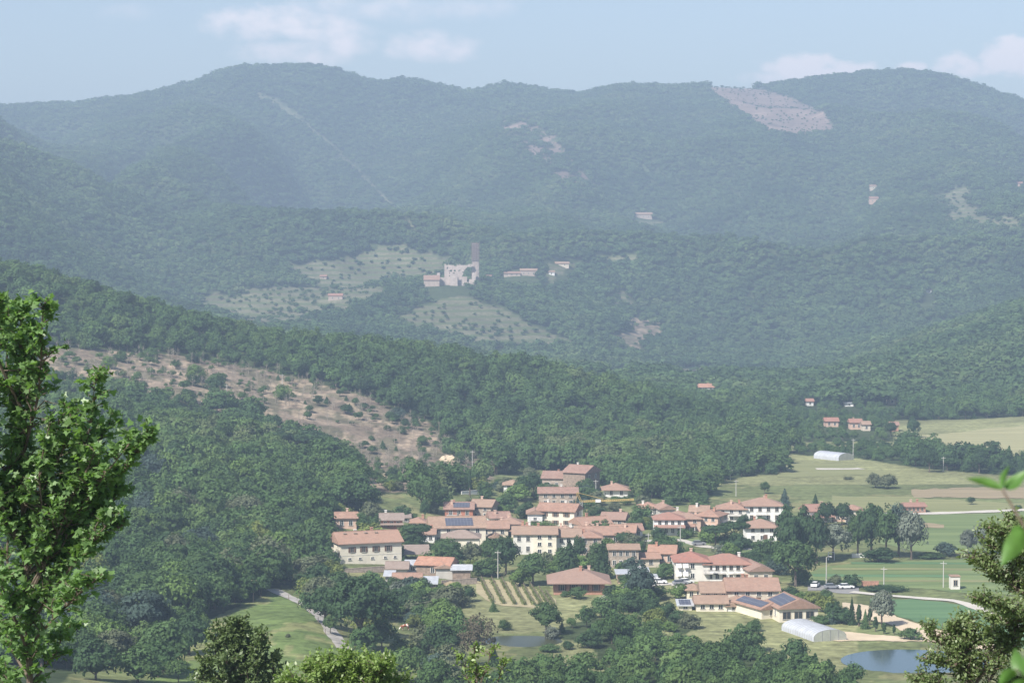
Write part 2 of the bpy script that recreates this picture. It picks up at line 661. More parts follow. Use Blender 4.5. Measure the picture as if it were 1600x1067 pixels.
def build_heights():
    Yk = [z[0] for z in ZNEAR] + sorted(TAB) + [4600, 5200, 6300]
    pxd = np.arange(-700, 2401, 4.0)
    rows = []
    for y, z in ZNEAR:
        rows.append(np.full(pxd.shape, z) + (np.clip((300 - pxd) / 600, 0, 1) * 6 * sstep(100, 330, np.full(pxd.shape, float(y)))))
    for Y in sorted(TAB):
        yy = pchip(COLS, TAB[Y], pxd)
        rows.append(CAM_Z + Y * ray(800, yy)[1])
    sx, sy = zip(*SIL)
    ys = np.interp(pxd, sx, sy)
    ker = np.hanning(9)
    ker /= ker.sum()
    ys = np.convolve(np.pad(ys, 4, mode='edge'), ker, 'valid') + 5
    rows.append(CAM_Z + 4600 * ray(800, ys)[1])
    rows.append(CAM_Z + 5200 * ray(800, ys + 55)[1])
    rows.append(CAM_Z + 6300 * ray(800, ys + 160)[1])
    Zk = np.array(rows)
    dense = pchip(np.array(Yk, float), Zk, YG)           # (nY, npx)
    X = W[None, :] * (YG[:, None] + 60)
    Yb = np.repeat(YG[:, None], len(W), 1)
    px = CX + F_PX * X / np.maximum(Yb, 40)
    j = np.clip((px + 700) / 4, 0, len(pxd) - 1.001)
    j0 = j.astype(int)
    t = j - j0
    ii = np.arange(len(YG))[:, None]
    Z = dense[ii, j0] * (1 - t) + dense[ii, j0 + 1] * t
    # folds of the big mountain
    warp = fbm(X / 900, Yb / 900, 3, 5) * 0.5
    rg = 1 - np.abs(fbm(X / 620 + warp + Yb / 2600, Yb / 1900 + warp, 4, 21)) * 2
    mask = sstep(1500, 2700, Yb) * (1 - np.exp(-(np.maximum(4600 - Yb, 0) / 620) ** 2))
    cast = 1 - np.exp(-(((Yb - 2230) / 260) ** 2 + ((X + 60) / 220) ** 2))
    Z += (rg - .63) * 160 * mask * cast
    Z += fbm(X / 120, Yb / 120, 3, 33) * 16 * mask * cast
    hill = sstep(840, 960, Yb) * (1 - sstep(1180, 1400, Yb)) * sstep(0, 14, Z)
    Z += fbm(X / 70, Yb / 70, 3, 44) * 3.0 * hill
    left = sstep(430, 560, Yb) * (1 - sstep(1180, 1400, Yb)) * sstep(6, 16, Z)
    Z += fbm(X / 34, Yb / 34, 3, 47) * 1.3 * left
    Z += fbm(X / 25, Yb / 25, 3, 49) * .25 * (1 - sstep(1200, 1500, Yb))
    # gentle bank between the orchards and the bottom wood, and the two pond basins
    for (cx, cy, rx, ry, dz) in PONDS:
        d = ((X - cx) / rx) ** 2 + ((Yb - cy) / ry) ** 2
        k = sstep(1.9, .8, d)
        Z = Z * (1 - k) + (dz - 1.3) * k
    return X, Yb, Z


PONDS = [(90, 497, 12.5, 12, -.1), (2, 524, 7.5, 6.0, -.1)]
GX, GY, GZ = build_heights()


def Hq(X, Y):
    X, Y = np.asarray(X, float), np.asarray(Y, float)
    i = np.clip(np.searchsorted(YG, Y) - 1, 0, len(YG) - 2)
    ty = np.clip((Y - YG[i]) / (YG[i + 1] - YG[i]), 0, 1)
    w = (X / (Y + 60) - W[0]) / wstep
    w = np.clip(w, 0, len(W) - 1.001)
    j = w.astype(int)
    t = w - j
    return ((GZ[i, j] * (1 - t) + GZ[i, j + 1] * t) * (1 - ty) + (GZ[i + 1, j] * (1 - t) + GZ[i + 1, j + 1] * t) * ty)


YS = np.concatenate([np.arange(300, 1300, 1.5), np.arange(1300, 5200, 5.0)])


def hit(x, y, ymin=300):
    a, b = ray(x, y)
    Ys = YS[YS >= ymin]
    d = CAM_Z + Ys * b - Hq(Ys * a, Ys)
    k = np.argmax(d < 0)
    if d[k] >= 0:
        k = len(Ys) - 1
    if k == 0:
        Y = Ys[0]
    else:
        Y = Ys[k - 1] + (Ys[k] - Ys[k - 1]) * d[k - 1] / (d[k - 1] - d[k])
    X = Y * a
    return Vector((X, Y, float(Hq(X, Y))))


# lowest visible image row at each depth, per bearing: for leaving out what the hills hide
GPX, GPY = proj(GX, np.maximum(GY, 1.0), GZ)
_py = np.where(GY > 300, GPY, 5000)
RUNMIN = np.minimum.accumulate(_py, axis=0)


def visible(X, Y, top, margin=6):
    i = np.clip(np.searchsorted(YG, Y) - 2, 0, len(YG) - 1)
    j = np.clip(((X / (Y + 60) - W[0]) / wstep).astype(int), 0, len(W) - 1)
    _, py = proj(X, Y, top)
    return py < RUNMIN[i, j] + margin


# ------------------------------------------------------------------ land cover
BROWN = [(50, 540), (150, 546), (300, 560), (420, 580), (520, 605), (590, 622), (650, 655), (720, 692), (775, 735), (765, 752), (700, 764), (620, 772), (572, 764),
         (540, 718), (450, 672), (350, 645), (200, 610), (50, 595)]
P_LEFT = [(-1500, 1400), (-1500, -400), (0, 300), (300, 400), (600, 450), (900, 520), (1100, 610), (1195, 662), (1232, 712), (1228, 735), (1180, 742), (1115, 758),
          (1105, 788), (1040, 782), (1000, 779), (938, 762), (912, 735), (845, 733), (800, 742), (770, 742), (752, 762), (700, 770), (620, 774), (572, 766), (546, 742), (552, 772), (576, 792), (570, 804), (552, 800), (520, 830),
          (512, 890), (440, 915), (395, 940), (330, 965), (220, 985), (150, 1010), (100, 1067), (60, 1400)]
MEADOW = [(380, 945), (436, 926), (470, 940), (505, 975), (525, 1010), (560, 1080), (200, 1100), (250, 1040), (330, 985)]
THICK = [(436, 905), (520, 893), (600, 905), (640, 918), (700, 918), (735, 935), (730, 960), (700, 985), (720, 1040), (700, 1080), (660, 1040), (655, 985), (600, 960), (550, 950),
         (500, 940), (470, 925)]
WOOD = [(990, 1032), (1050, 1018), (1120, 1020), (1190, 1026), (1260, 1040), (1330, 1062), (1400, 1120), (640, 1150), (700, 1080), (780, 1072), (850, 1060), (930, 1050)]
WOOD2 = [(872, 985), (925, 962), (990, 978), (1035, 1000), (1010, 1030), (945, 1040), (925, 1010), (880, 1000)]
BANK = [(930, 935), (990, 938), (1040, 958), (1090, 985), (1060, 992), (1000, 962), (940, 950)]
HAYB = [(690, 915), (745, 905), (870, 940), (870, 985), (740, 990), (720, 960)]
GROVE2 = [(1228, 706), (1290, 697), (1390, 699), (1440, 708), (1520, 724), (1700, 738), (1700, 746), (1560, 742), (1440, 732), (1340, 716), (1290, 714), (1240, 710)]
PATCH = [(1100, 134), (1160, 137), (1200, 142), (1240, 155), (1290, 178), (1302, 205), (1270, 209), (1232, 213), (1195, 203), (1172, 186), (1140, 165)]
SCAR2 = [(780, 180), (830, 188), (870, 215), (900, 255), (940, 290), (935, 310), (890, 290), (850, 260), (820, 240), (790, 215)]
TERR1 = [(320, 468), (345, 455), (372, 460), (430, 438), (490, 446), (590, 446), (592, 468), (540, 482), (490, 492), (460, 512), (380, 516), (350, 500)]
TERR2 = [(460, 416), (540, 402), (620, 394), (690, 388), (705, 408), (668, 432), (620, 444), (540, 450), (470, 440)]
TERR3 = [(640, 486), (690, 466), (740, 472), (800, 498), (880, 522), (870, 540), (760, 532), (680, 516)]
MISC = [[(860, 415), (890, 408), (970, 398), (975, 404), (900, 412), (880, 425)], [(945, 470), (975, 460), (992, 464), (975, 478), (945, 480)],
        [(965, 535), (985, 508), (1022, 503), (1028, 518), (1000, 530)], [(940, 578), (985, 582), (1015, 592), (1005, 598), (950, 588)],
        [(1462, 318), (1500, 305), (1530, 332), (1570, 345), (1560, 352), (1500, 345), (1480, 330)], [(1420, 610), (1460, 602), (1490, 592), (1492, 597), (1440, 613)],
        [(1040, 575), (1100, 572), (1120, 585), (1060, 590)], [(995, 350), (1025, 345), (1028, 356), (1000, 356)], [(1250, 600), (1262, 602), (1262, 612), (1250, 610)]]
MISC_WIDE = []
for _p in MISC:
    _cx, _cy = sum(q[0] for q in _p) / len(_p), sum(q[1] for q in _p) / len(_p)
    MISC_WIDE.append([(_cx + (x - _cx) * 1.2, _cy + 3 + (y - _cy) * 1.7) for x, y in _p])
RIDE = [(402, 148), (430, 160), (455, 178), (490, 205), (520, 232), (560, 270), (600, 312), (640, 350), (655, 370)]
RIDE2 = [(660, 640), (700, 665), (745, 705), (775, 740)]


def near_line(px, py, pts, wid):
    d = np.full(px.shape, 1e9)
    for (x0, y0), (x1, y1) in zip(pts[:-1], pts[1:]):
        vx, vy = x1 - x0, y1 - y0
        t = np.clip(((px - x0) * vx + (py - y0) * vy) / (vx * vx + vy * vy), 0, 1)
        d = np.minimum(d, np.hypot(px - x0 - t * vx, py - y0 - t * vy))
    return d < wid


GRASS, FOREST, BARE, STRAW, TERR, PINK, LAWN = range(7)
COVER_RGB = np.array([(.125, .145, .062), (.045, .062, .027), (.190, .150, .112), (.20, .205, .10), (.125, .122, .078), (.205, .150, .125), (.105, .145, .048)])


def cover(X, Y, Z):
    px, py = proj(X, np.maximum(Y, 5.0), Z)
    n = fbm(X / 18, Y / 18, 3, 77)
    jx, jy = px + n * 9, py + fbm(X / 18 + 40, Y / 18, 3, 78) * 5
    c = np.full(px.shape, GRASS)
    c[(Y > 880) & (X > 60) & (Y < 1260)] = STRAW
    c[(Y > 1225)] = FOREST
    c[(px > 1395) & (Y > 1040) & (Y < 1105 + (px - 1395) * .5) & (Y < 1300)] = STRAW
    near = (Y > 300) & (Y < 1300)
    c[near & inpoly(jx, jy, P_LEFT)] = FOREST
    c[(Y > 735) & (Y < 1150) & inpoly(jx, jy, BROWN)] = BARE
    c[near & inpoly(jx, jy, MEADOW)] = LAWN
    c[(Y < 700) & (inpoly(jx, jy, THICK) | inpoly(jx, jy, WOOD) | inpoly(jx, jy, WOOD2) | inpoly(jx, jy, BANK))] = FOREST
    c[(Y < 620) & (Y > 440) & (px > 860) & (px < 1340) & (c == GRASS)] = STRAW
    c[(Y < 700) & inpoly(jx, jy, HAYB)] = STRAW
    c[(Y > 900) & (Y < 1300) & inpoly(px, py, GROVE2)] = FOREST
    c[(Y > 1060) & (Y < 1300) & (px > 1215) & (px <= 1395) & (py < 690)] = FOREST
    far = Y > 1500
    qx, qy = px + fbm(X / 45, Y / 45, 3, 79) * 44, py + fbm(X / 45 + 9, Y / 60, 3, 80) * 17
    c[far & inpoly(jx * .5 + px * .5, py, PATCH)] = PINK
    c[far & inpoly(jx, py, SCAR2) & (n > -.06)] = PINK
    for p in (TERR1, TERR2, TERR3):
        c[far & inpoly(qx, qy, p)] = TERR
    for p in MISC_WIDE:
        c[far & inpoly(qx, qy, p)] = TERR if p is not MISC_WIDE[2] else BARE
    c[far & near_line(px, py, RIDE, 3.6)] = TERR
    return c


def build_ground():
    ny, nx = GX.shape
    V = np.stack([GX, GY, GZ], -1).reshape(-1, 3)
    idx = np.arange(ny * nx).reshape(ny, nx)
    F = np.stack([idx[:-1, :-1], idx[:-1, 1:], idx[1:, 1:], idx[1:, :-1]], -1).reshape(-1, 4)
    c = cover(GX.ravel(), GY.ravel(), GZ.ravel())
    rgb = COVER_RGB[c].copy()
    n = fbm(GX.ravel() / 30, GY.ravel() / 30, 4, 90)
    rgb *= (1 + .45 * n)[:, None]
    # dry tufts and worn spots in the grass
    dry = ((c == GRASS) | (c == LAWN)) & (fbm(GX.ravel() / 14, GY.ravel() / 14, 4, 91) > .22)
    rgb[dry] = rgb[dry] * .5 + np.array((.24, .22, .11)) * .5
    sc = (c == BARE) & (fbm(GX.ravel() / 9, GY.ravel() / 9, 3, 92) > .0)
    rgb[sc] = rgb[sc] * .4 + np.array((.085, .09, .05)) * .6
    pale = (c == BARE) & (fbm(GX.ravel() / 6 + 9, GY.ravel() / 12, 3, 93) > .25)
    rgb[pale] = rgb[pale] * .4 + np.array((.36, .28, .20)) * .6
    col = np.concatenate([rgb, (c == TERR)[:, None].astype(float)], 1).astype(np.float32)
    m, nt = new_mat('ground_cover')
    N, L = nt.nodes.new, nt.links.new
    out = N('ShaderNodeOutputMaterial')
    bs = N('ShaderNodeBsdfPrincipled')
    bs.inputs['Roughness'].default_value = .95
    bs.inputs['Specular IOR Level'].default_value = .05
    at = N('ShaderNodeAttribute')
    at.attribute_name = 'cover'
    geo = N('ShaderNodeNewGeometry')
    n1 = N('ShaderNodeTexNoise')
    n1.inputs['Scale'].default_value = .35
    n1.inputs['Detail'].default_value = 8
    n1.inputs['Roughness'].default_value = .7
    L(geo.outputs['Position'], n1.inputs['Vector'])
    mr = N('ShaderNodeMapRange')
    mr.inputs['From Min'].default_value = .3
    mr.inputs['From Max'].default_value = .7
    mr.inputs['To Min'].default_value = .5
    mr.inputs['To Max'].default_value = 1.5
    L(n1.outputs[0], mr.inputs['Value'])
    sc_ = N('ShaderNodeVectorMath')
    sc_.operation = 'SCALE'
    L(at.outputs['Color'], sc_.inputs[0])
    L(mr.outputs[0], sc_.inputs['Scale'])
    mp = N('ShaderNodeMapping')
    mp.inputs['Scale'].default_value = (.014, .16, .05)
    mp.inputs['Rotation'].default_value = (0, 0, .15)
    L(geo.outputs['Position'], mp.inputs[0])
    n2 = N('ShaderNodeTexNoise')
    n2.inputs['Scale'].default_value = 1.0
    n2.inputs['Detail'].default_value = 6
    n2.inputs['Roughness'].default_value = .6
    L(mp.outputs[0], n2.inputs['Vector'])
    mr2 = N('ShaderNodeMapRange')
    mr2.inputs['From Min'].default_value = .3
    mr2.inputs['From Max'].default_value = .7
    mr2.inputs['To Min'].default_value = .74
    mr2.inputs['To Max'].default_value = 1.26
    L(n2.outputs[0], mr2.inputs['Value'])
    sc2 = N('ShaderNodeVectorMath')
    sc2.operation = 'SCALE'
    L(sc_.outputs[0], sc2.inputs[0])
    L(mr2.outputs[0], sc2.inputs['Scale'])
    sc_ = sc2
    # terrace steps: risers of scrub between levels of dry grass
    sp = N('ShaderNodeSeparateXYZ')
    L(geo.outputs['Position'], sp.inputs[0])
    fr = N('ShaderNodeMath')
    fr.operation = 'MULTIPLY_ADD'
    fr.inputs[1].default_value = 1 / 5.2
    L(sp.outputs['Z'], fr.inputs[0])
    L(n1.outputs[0], fr.inputs[2])
    f2 = N('ShaderNodeMath')
    f2.operation = 'FRACT'
    L(fr.outputs[0], f2.inputs[0])
    gt = N('ShaderNodeMath')
    gt.operation = 'GREATER_THAN'
    gt.inputs[1].default_value = .6
    L(f2.outputs[0], gt.inputs[0])
    mu = N('ShaderNodeMath')
    mu.operation = 'MULTIPLY'
    L(gt.outputs[0], mu.inputs[0])
    L(at.outputs['Alpha'], mu.inputs[1])
    mx = N('ShaderNodeMix')
    mx.data_type = 'RGBA'
    L(mu.outputs[0], mx.inputs[0])
    L(sc_.outputs[0], mx.inputs[6])
    mx.inputs[7].default_value = (.09, .11, .05, 1)
    L(mx.outputs[2], bs.inputs['Base Color'])
    L(bs.outputs[0], out.inputs[0])
    me = mkmesh('ground', V, F, [m], smooth=True)
    a = me.color_attributes.new('cover', 'FLOAT_COLOR', 'POINT')
    a.data.foreach_set('color', col.ravel())
    o = link('ground', me)
    tag(o, kind='structure')


build_ground()


def ribbon(name, pts, wid, mat, off=.08, px=True, label=None, step=2.0):
    P = [hit(*p) for p in pts] if px else [Vector(p) for p in pts]
    L_ = [0]
    for a, b in zip(P[:-1], P[1:]):
        L_.append(L_[-1] + (b.xy - a.xy).length)
    s = np.arange(0, L_[-1], step)
    xs = pchip(L_, [p.x for p in P], s)
    ys = pchip(L_, [p.y for p in P], s)
    tx, ty = np.gradient(xs), np.gradient(ys)
    ln = np.hypot(tx, ty)
    nx_, ny_ = -ty / ln, tx / ln
    V, F = [], []
    ks = [-.5, -.25, 0, .25, .5]
    for i in range(len(s)):
        w_ = wid * (1 + .12 * math.sin(i * .7) + .06 * math.sin(i * 1.9))
        for k in ks:
            X, Y = xs[i] + nx_[i] * k * w_, ys[i] + ny_[i] * k * w_
            V.append((X, Y, float(Hq(X, Y)) + off))
    n = len(ks)
    for i in range(len(s) - 1):
        for k in range(n - 1):
            F.append((i * n + k, i * n + k + 1, (i + 1) * n + k + 1, (i + 1) * n + k))
    o = link(name, mkmesh(name, V, F, [mat], smooth=True))
    return tag(o, label, kind='structure')


def field(name, prof, mat, off=.1, label=None, dx=5, nr=10):
    """prof: (x, y_top, y_bottom) of the field's edges as seen; sampled onto the ground"""
    xs, yt, yb = zip(*prof)
    xx = np.arange(xs[0], xs[-1] + .1, dx)
    V, F = [], []
    for x in xx:
        a, b = np.interp(x, xs, yt), np.interp(x, xs, yb)
        wob = min(1.3, (b - a) * .12)
        a += wob * float(fbm(np.array(x / 22.0), np.array(a / 9.0), 3, 5)) * 2
        b += wob * float(fbm(np.array(x / 17.0), np.array(b / 9.0), 3, 6)) * 2
        A, B = hit(x, a), hit(x, b)
        for k in range(nr + 1):
            p = A.lerp(B, k / nr)
            V.append((p.x, p.y, float(Hq(p.x, p.y)) + off))
    n = nr + 1
    for i in range(len(xx) - 1):
        for k in range(nr):
            F.append((i * n + k, i * n + k + 1, (i + 1) * n + k + 1, (i + 1) * n + k))
    o = link(name, mkmesh(name, V, F, [mat], smooth=True))
    return tag(o, label, kind='structure')


def build_setting():
    field('field', [(1400, 684, 690), (1450, 678, 703), (1500, 675, 710), (1600, 664, 716), (1760, 655, 718)], MT['pale_field'], .12)
    field('field', [(1215, 722, 745), (1260, 722, 746), (1330, 727, 742), (1400, 740, 744)], MT['hay'], .10)
    field('field', [(1424, 765, 771), (1428, 764, 777), (1600, 762, 779), (1780, 761, 779)], MT['plough'], .14)
    field('field', [(1300, 775, 803), (1420, 776, 800), (1500, 782, 800), (1600, 786, 794)], MT['hay'], .06)
    field('field', [(1375, 808, 850), (1440, 806, 862), (1600, 800, 866), (1760, 797, 866)], MT['crop'], .10)
    field('field', [(1440, 818, 824), (1475, 819, 826)], MT['plough'], .16)
    field('field', [(1245, 900, 914), (1290, 886, 914), (1350, 878, 914), (1510, 874, 926), (1760, 874, 940)], MT['crop'], .10)
    for (x0, x1, y, w, m) in [(1300, 1700, 889, 1.4, 'hay'), (1270, 1500, 899, 1.6, 'emerald'), (1290, 1700, 907, 1.2, 'hay'), (1330, 1700, 880, 1.2, 'emerald')]:
        ribbon('field_strip', [(x0, y), ((x0 + x1) / 2, y + 1), (x1, y + 2)], w * 3, MT[m], .16)
    field('field', [(1360, 936, 945), (1400, 937, 962), (1450, 938, 976), (1500, 945, 990), (1545, 958, 1005), (1700, 985, 1030)], MT['emerald'], .12)
    field('sand_lot', [(1316, 942, 966), (1345, 944, 968), (1385, 948, 972), (1400, 964, 980), (1430, 974, 1000), (1500, 992, 1012), (1560, 1004, 1016)], MT['sand'], .10)
    field('sand_lot', [(1285, 983, 1000), (1310, 985, 1001), (1360, 990, 1001), (1420, 996, 1002), (1450, 1000, 1003)], MT['sand'], .12)
    field('lawn', [(1140, 858, 874), (1180, 857, 874), (1225, 857, 876)], MT['crop'], .10)
    field('lawn', [(1010, 842, 852), (1060, 840, 854), (1110, 842, 852)], MT['crop'], .10)
    field('car_park', [(1262, 914, 922), (1300, 914, 925), (1345, 918, 928)], MT['asphalt'], .10)
    ribbon('road', [(1300, 806), (1360, 804), (1430, 803), (1500, 801), (1600, 797), (1760, 792)], 5.5, MT['paleroad'], .2)
    ribbon('farm_track', [(1330, 925), (1390, 931), (1440, 935), (1490, 939), (1530, 952), (1580, 975), (1640, 1000)], 3.2, MT['paleroad'], .2)
    ribbon('farm_track', [(1275, 733), (1320, 733), (1352, 732)], 6, MT['paleroad'], .2)
    ribbon('gravel_road', [(425, 920), (445, 930), (470, 941), (493, 957), (508, 972), (520, 990), (532, 1006), (556, 1030), (600, 1062)], 3.6, MT['gravel'], .12)
    ribbon('village_street', [(960, 850), (1000, 846), (1050, 843), (1110, 855), (1150, 858), (1225, 856)], 4.0, MT['paleroad'], .12)
    ribbon('village_street', [(940, 940), (985, 918), (1050, 912), (1075, 922)], 4.0, MT['paleroad'], .12)
    for i, (cx, cy, rx, ry, dz) in enumerate(PONDS):
        mb = MB()
        n = 40
        V = [(cx + rx * 1.32 * math.cos(t), cy + ry * 1.32 * math.sin(t), dz - .35) for t in np.linspace(0, 2 * math.pi, n, endpoint=False)]
        mb.add(V, [tuple(range(n))])
        o = mb.build('pond_water', MT['water'] if i == 0 else MT['pondwater'])
        tag(o, kind='structure')


build_setting()

# ------------------------------------------------------------------ vegetation: crowns made of many leaf-sized faces
TONES = {'dark': (.054, .094, .044), 'green': (.078, .130, .052), 'bright': (.125, .195, .060), 'olive': (.130, .150, .090),
         'yellowish': (.165, .200, .062), 'bluish': (.070, .105, .086), 'silvery': (.165, .19, .15), 'brownish': (.13, .115, .08)}
LEAF_O = leaf_mat('foliage', 'object', scale=.45)
LEAF_F = leaf_mat('forest_foliage', 'random', [(.050, .088, .042), (.066, .116, .048), (.080, .138, .050), (.110, .170, .060), (.140, .170, .085)], scale=.12)
LEAF_FAR = leaf_mat('mountain_foliage', 'random', [(.038, .072, .036), (.064, .112, .048), (.092, .148, .058), (.135, .178, .080)], scale=.03)


def leaf_quads(cent, nrm, size, rg, fold=True):
    """one small rhombic leaf clump face per centre"""
    n = len(cent)
    nrm = nrm / np.linalg.norm(nrm, axis=1, keepdims=True)
    r = rg.normal(size=(n, 3))
    a = np.cross(nrm, r)
    a /= np.linalg.norm(a, axis=1, keepdims=True)
    b = np.cross(nrm, a)
    s = size * rg.uniform(.6, 1.4, (n, 1))
    k = rg.uniform(.5, .8, (n, 1))
    V = np.stack([cent - a * s, cent - b * s * k, cent + a * s, cent + b * s * k], 1).reshape(-1, 3)
    F = np.arange(4 * n).reshape(n, 4)
    return V, F


def core_blob(rg, shape, sub=2, k=.72):
    bm = bmesh.new()
    bmesh.ops.create_icosphere(bm, subdivisions=sub, radius=1)
    V = np.array([v.co[:] for v in bm.verts])
    F = [[v.index for v in f.verts] for f in bm.faces]
    bm.free()
    V = V * (1 + .25 * rg.normal(size=(len(V), 1)).clip(-1.2, 1.2) * .6)
    return shape(V, np.full(len(V), k * .74)), F


def ell(cz, rz, rx=.5, taper=0.0, flat=0.0):
    def f(D, r):
        D = D / np.linalg.norm(D, axis=1, keepdims=True)
        z = D[:, 2] * r
        t = 1 - taper * np.clip(z, -1, 1)
        zz = np.where(z < 0, z * (1 - flat), z)
        return np.stack([D[:, 0] * r * rx * t, D[:, 1] * r * rx * t, cz + zz * rz], 1)
    return f


def crown(name, seed, nclump, nleaf, leaf, shape, clump=.22, core=True, mat=None, trunk=None, up=.35, squash=(1, 1, .8), inner=.15, sub=2):
    rg = np.random.default_rng(seed)
    D = rg.normal(size=(nclump, 3))
    D[:, 2] = np.abs(D[:, 2]) * .9 - rg.uniform(0, .7, nclump)
    rr = 1 - inner - rg.random(nclump) ** 2 * .45
    # a few lobes reach further out so the outline is uneven
    lob = rg.normal(size=(5, 3))
    lob /= np.linalg.norm(lob, axis=1, keepdims=True)
    Dn = D / np.linalg.norm(D, axis=1, keepdims=True)
    rr = rr * (.86 + .30 * np.max(Dn @ lob.T, axis=1).clip(0, 1) ** 2)
    C = shape(D, rr)
    cs = clump * rg.uniform(.6, 1.25, nclump)
    ctr = shape(np.array([[0, 0, 1.0]]), np.array([0.0]))[0]
    L = rg.normal(size=(nclump, nleaf, 3))
    L[..., 2] += up
    L /= np.linalg.norm(L, axis=2, keepdims=True)
    rad = cs[:, None, None] * (.35 + .65 * rg.random((nclump, nleaf, 1)) ** .5)
    P = C[:, None, :] + L * rad * np.array(squash)
    outw = C - ctr
    outw = outw / (np.linalg.norm(outw, axis=1, keepdims=True) + 1e-6)
    nr = L * .8 + outw[:, None, :] * .6 + rg.normal(size=L.shape) * .45 + np.array([0, 0, .25])
    V, F = leaf_quads(P.reshape(-1, 3), nr.reshape(-1, 3), leaf, rg)
    V, F = list(map(tuple, V)), [list(f) for f in F]
    if core:
        cv, cf = core_blob(rg, shape, sub)
        b = len(V)
        V += list(map(tuple, cv))
        F += [[i + b for i in f] for f in cf]
    mi = [0] * len(F)
    mats = [mat]
    if trunk:
        tb = trunk_mb(seed, *trunk)
        b = len(V)
        V += tb.v
        F += [[i + b for i in f] for f in tb.f]
        mi += [1] * len(tb.f)
        mats.append(MT['bark'])
    return mkmesh(name, V, F, mats, mi)


def trunk_mb(seed, top=.55, r=.03, limbs=5, spread=.28, bare=.2):
    rr = random.Random(seed)
    mb = MB()
    lean = (rr.uniform(-.03, .03), rr.uniform(-.03, .03))
    pts = [(lean[0] * t * 2, lean[1] * t * 2, -.06 + (top + .06) * t) for t in (0, .12, .4, .7, 1)]
    mb.tube(pts, [r * 1.5, r * 1.1, r * .85, r * .6, r * .3], 7)
    for k in range(limbs):
        a = 2 * math.pi * k / limbs + rr.uniform(-.4, .4)
        z0 = bare + (top - bare) * rr.uniform(.0, .8)
        s = spread * rr.uniform(.7, 1.1)
        mb.tube([(0, 0, z0), (math.cos(a) * s * .5, math.sin(a) * s * .5, z0 + .10), (math.cos(a) * s, math.sin(a) * s, z0 + .24)], [r * .55, r * .4, r * .15], 5)
    return mb


ROUND = ell(.58, .43, .5, .12, .12)
BROAD = ell(.60, .40, .5, .05, .25)
TALL = ell(.56, .46, .5, .22, .05)
BUSH = ell(.42, .55, .5, .10, .25)
POPL = ell(.54, .47, .5, .30, .0)
CYPR = ell(.5, .5, .5, .45, 0)
UMB = ell(.80, .19, .5, .05, .45)


def conifer_mesh(name, seed, mat, trunk=False, tiers=16, per=26, leaf=.05):
    rg = np.random.default_rng(seed)
    Cs, Ns = [], []
    for t in range(tiers):
        f = t / (tiers - 1)
        z0 = .10 + .88 * f
        rad = .5 * (1 - f) ** .85 + .015
        m = max(6, int(per * (1 - f * .7)))
        for k in range(m):
            a = rg.uniform(0, 2 * math.pi)
            for s in np.linspace(.35, 1, 5):
                q = rad * s * rg.uniform(.85, 1.1)
                Cs.append((math.cos(a) * q, math.sin(a) * q, z0 - .10 * s * s * (1 - f * .6) + rg.uniform(-.012, .012)))
                Ns.append((math.cos(a) * .5, math.sin(a) * .5, .8))
    Cs, Ns = np.array(Cs), np.array(Ns) + rg.normal(size=(len(Cs), 3)) * .35
    V, F = leaf_quads(Cs, Ns, leaf, rg)
    V, F = list(map(tuple, V)), [list(f) for f in F]
    mb = MB()
    mb.tube([(0, 0, .08), (0, 0, .5), (0, 0, .95)], [.30, .17, .02], 8)
    b = len(V)
    V += mb.v
    F += [[i + b for i in f] for f in mb.f]
    mi = [0] * len(F)
    return mkmesh(name, V, F, [mat], mi)


def bare_mesh(name, seed):
    """small dead or thin tree: trunk and fine branches"""
    rr = random.Random(seed)
    mb = MB()
    mb.tube([(0, 0, -.05), (.01, 0, .4), (0, .01, 1)], [.02, .013, .003], 5)
    for k in range(26):
        a = rr.uniform(0, 6.28)
        z = rr.uniform(.3, .92)
        s = .28 * (1.1 - z) * rr.uniform(.7, 1.3) + .06
        mb.tube([(0, 0, z), (math.cos(a) * s * .6, math.sin(a) * s * .6, z + s * .4), (math.cos(a) * s, math.sin(a) * s, z + s)], [.006, .004, .0015], 4)
    return mb.mesh(name, MT['barkpale'])


CROWNS = {
    'round': [crown('crown', 100 + i, 62, 44, .036, ROUND, .17, mat=LEAF_O) for i in range(4)],
    'broad': [crown('crown', 120 + i, 84, 46, .030, BROAD, .15, mat=LEAF_O) for i in range(3)],
    'tall': [crown('crown', 140 + i, 66, 44, .036, TALL, .15, mat=LEAF_O, squash=(1, 1, .6)) for i in range(3)],
    'poplar': [crown('crown', 160 + i, 70, 40, .040, POPL, .17, mat=LEAF_O, squash=(1, 1, .45)) for i in range(2)],
    'bush': [crown('crown', 180 + i, 46, 40, .046, BUSH, .2, mat=LEAF_O) for i in range(3)],
    'pine': [crown('crown', 200 + i, 60, 40, .034, UMB, .13, mat=LEAF_O, squash=(1, 1, .35)) for i in range(2)],
    'cypress': [crown('crown', 220 + i, 60, 30, .075, CYPR, .2, mat=LEAF_O, squash=(1, 1, .22), up=1.2) for i in range(2)],
    'conifer': [conifer_mesh('crown', 240 + i, LEAF_O) for i in range(2)],
    'wispy': [crown('crown', 260 + i, 60, 24, .028, ell(.6, .42, .5, .1, .1), .13, core=False, mat=LEAF_O) for i in range(2)],
}
TRUNKS = {k: [trunk_mb(300 + i, *a).mesh('trunk', MT['bark']) for i in range(2)] for k, a in {
    'round': (.62, .030, 6, .26, .22), 'broad': (.60, .032, 7, .30, .24), 'tall': (.75, .030, 6, .22, .2), 'poplar': (.85, .035, 5, .2, .2),
    'bush': (.5, .03, 6, .26, .05), 'pine': (.75, .028, 7, .36, .52), 'cypress': (.7, .06, 0, .2, .2), 'conifer': (.5, .03, 0, .2, .2),
    'wispy': (.85, .02, 9, .3, .2)}.items()}
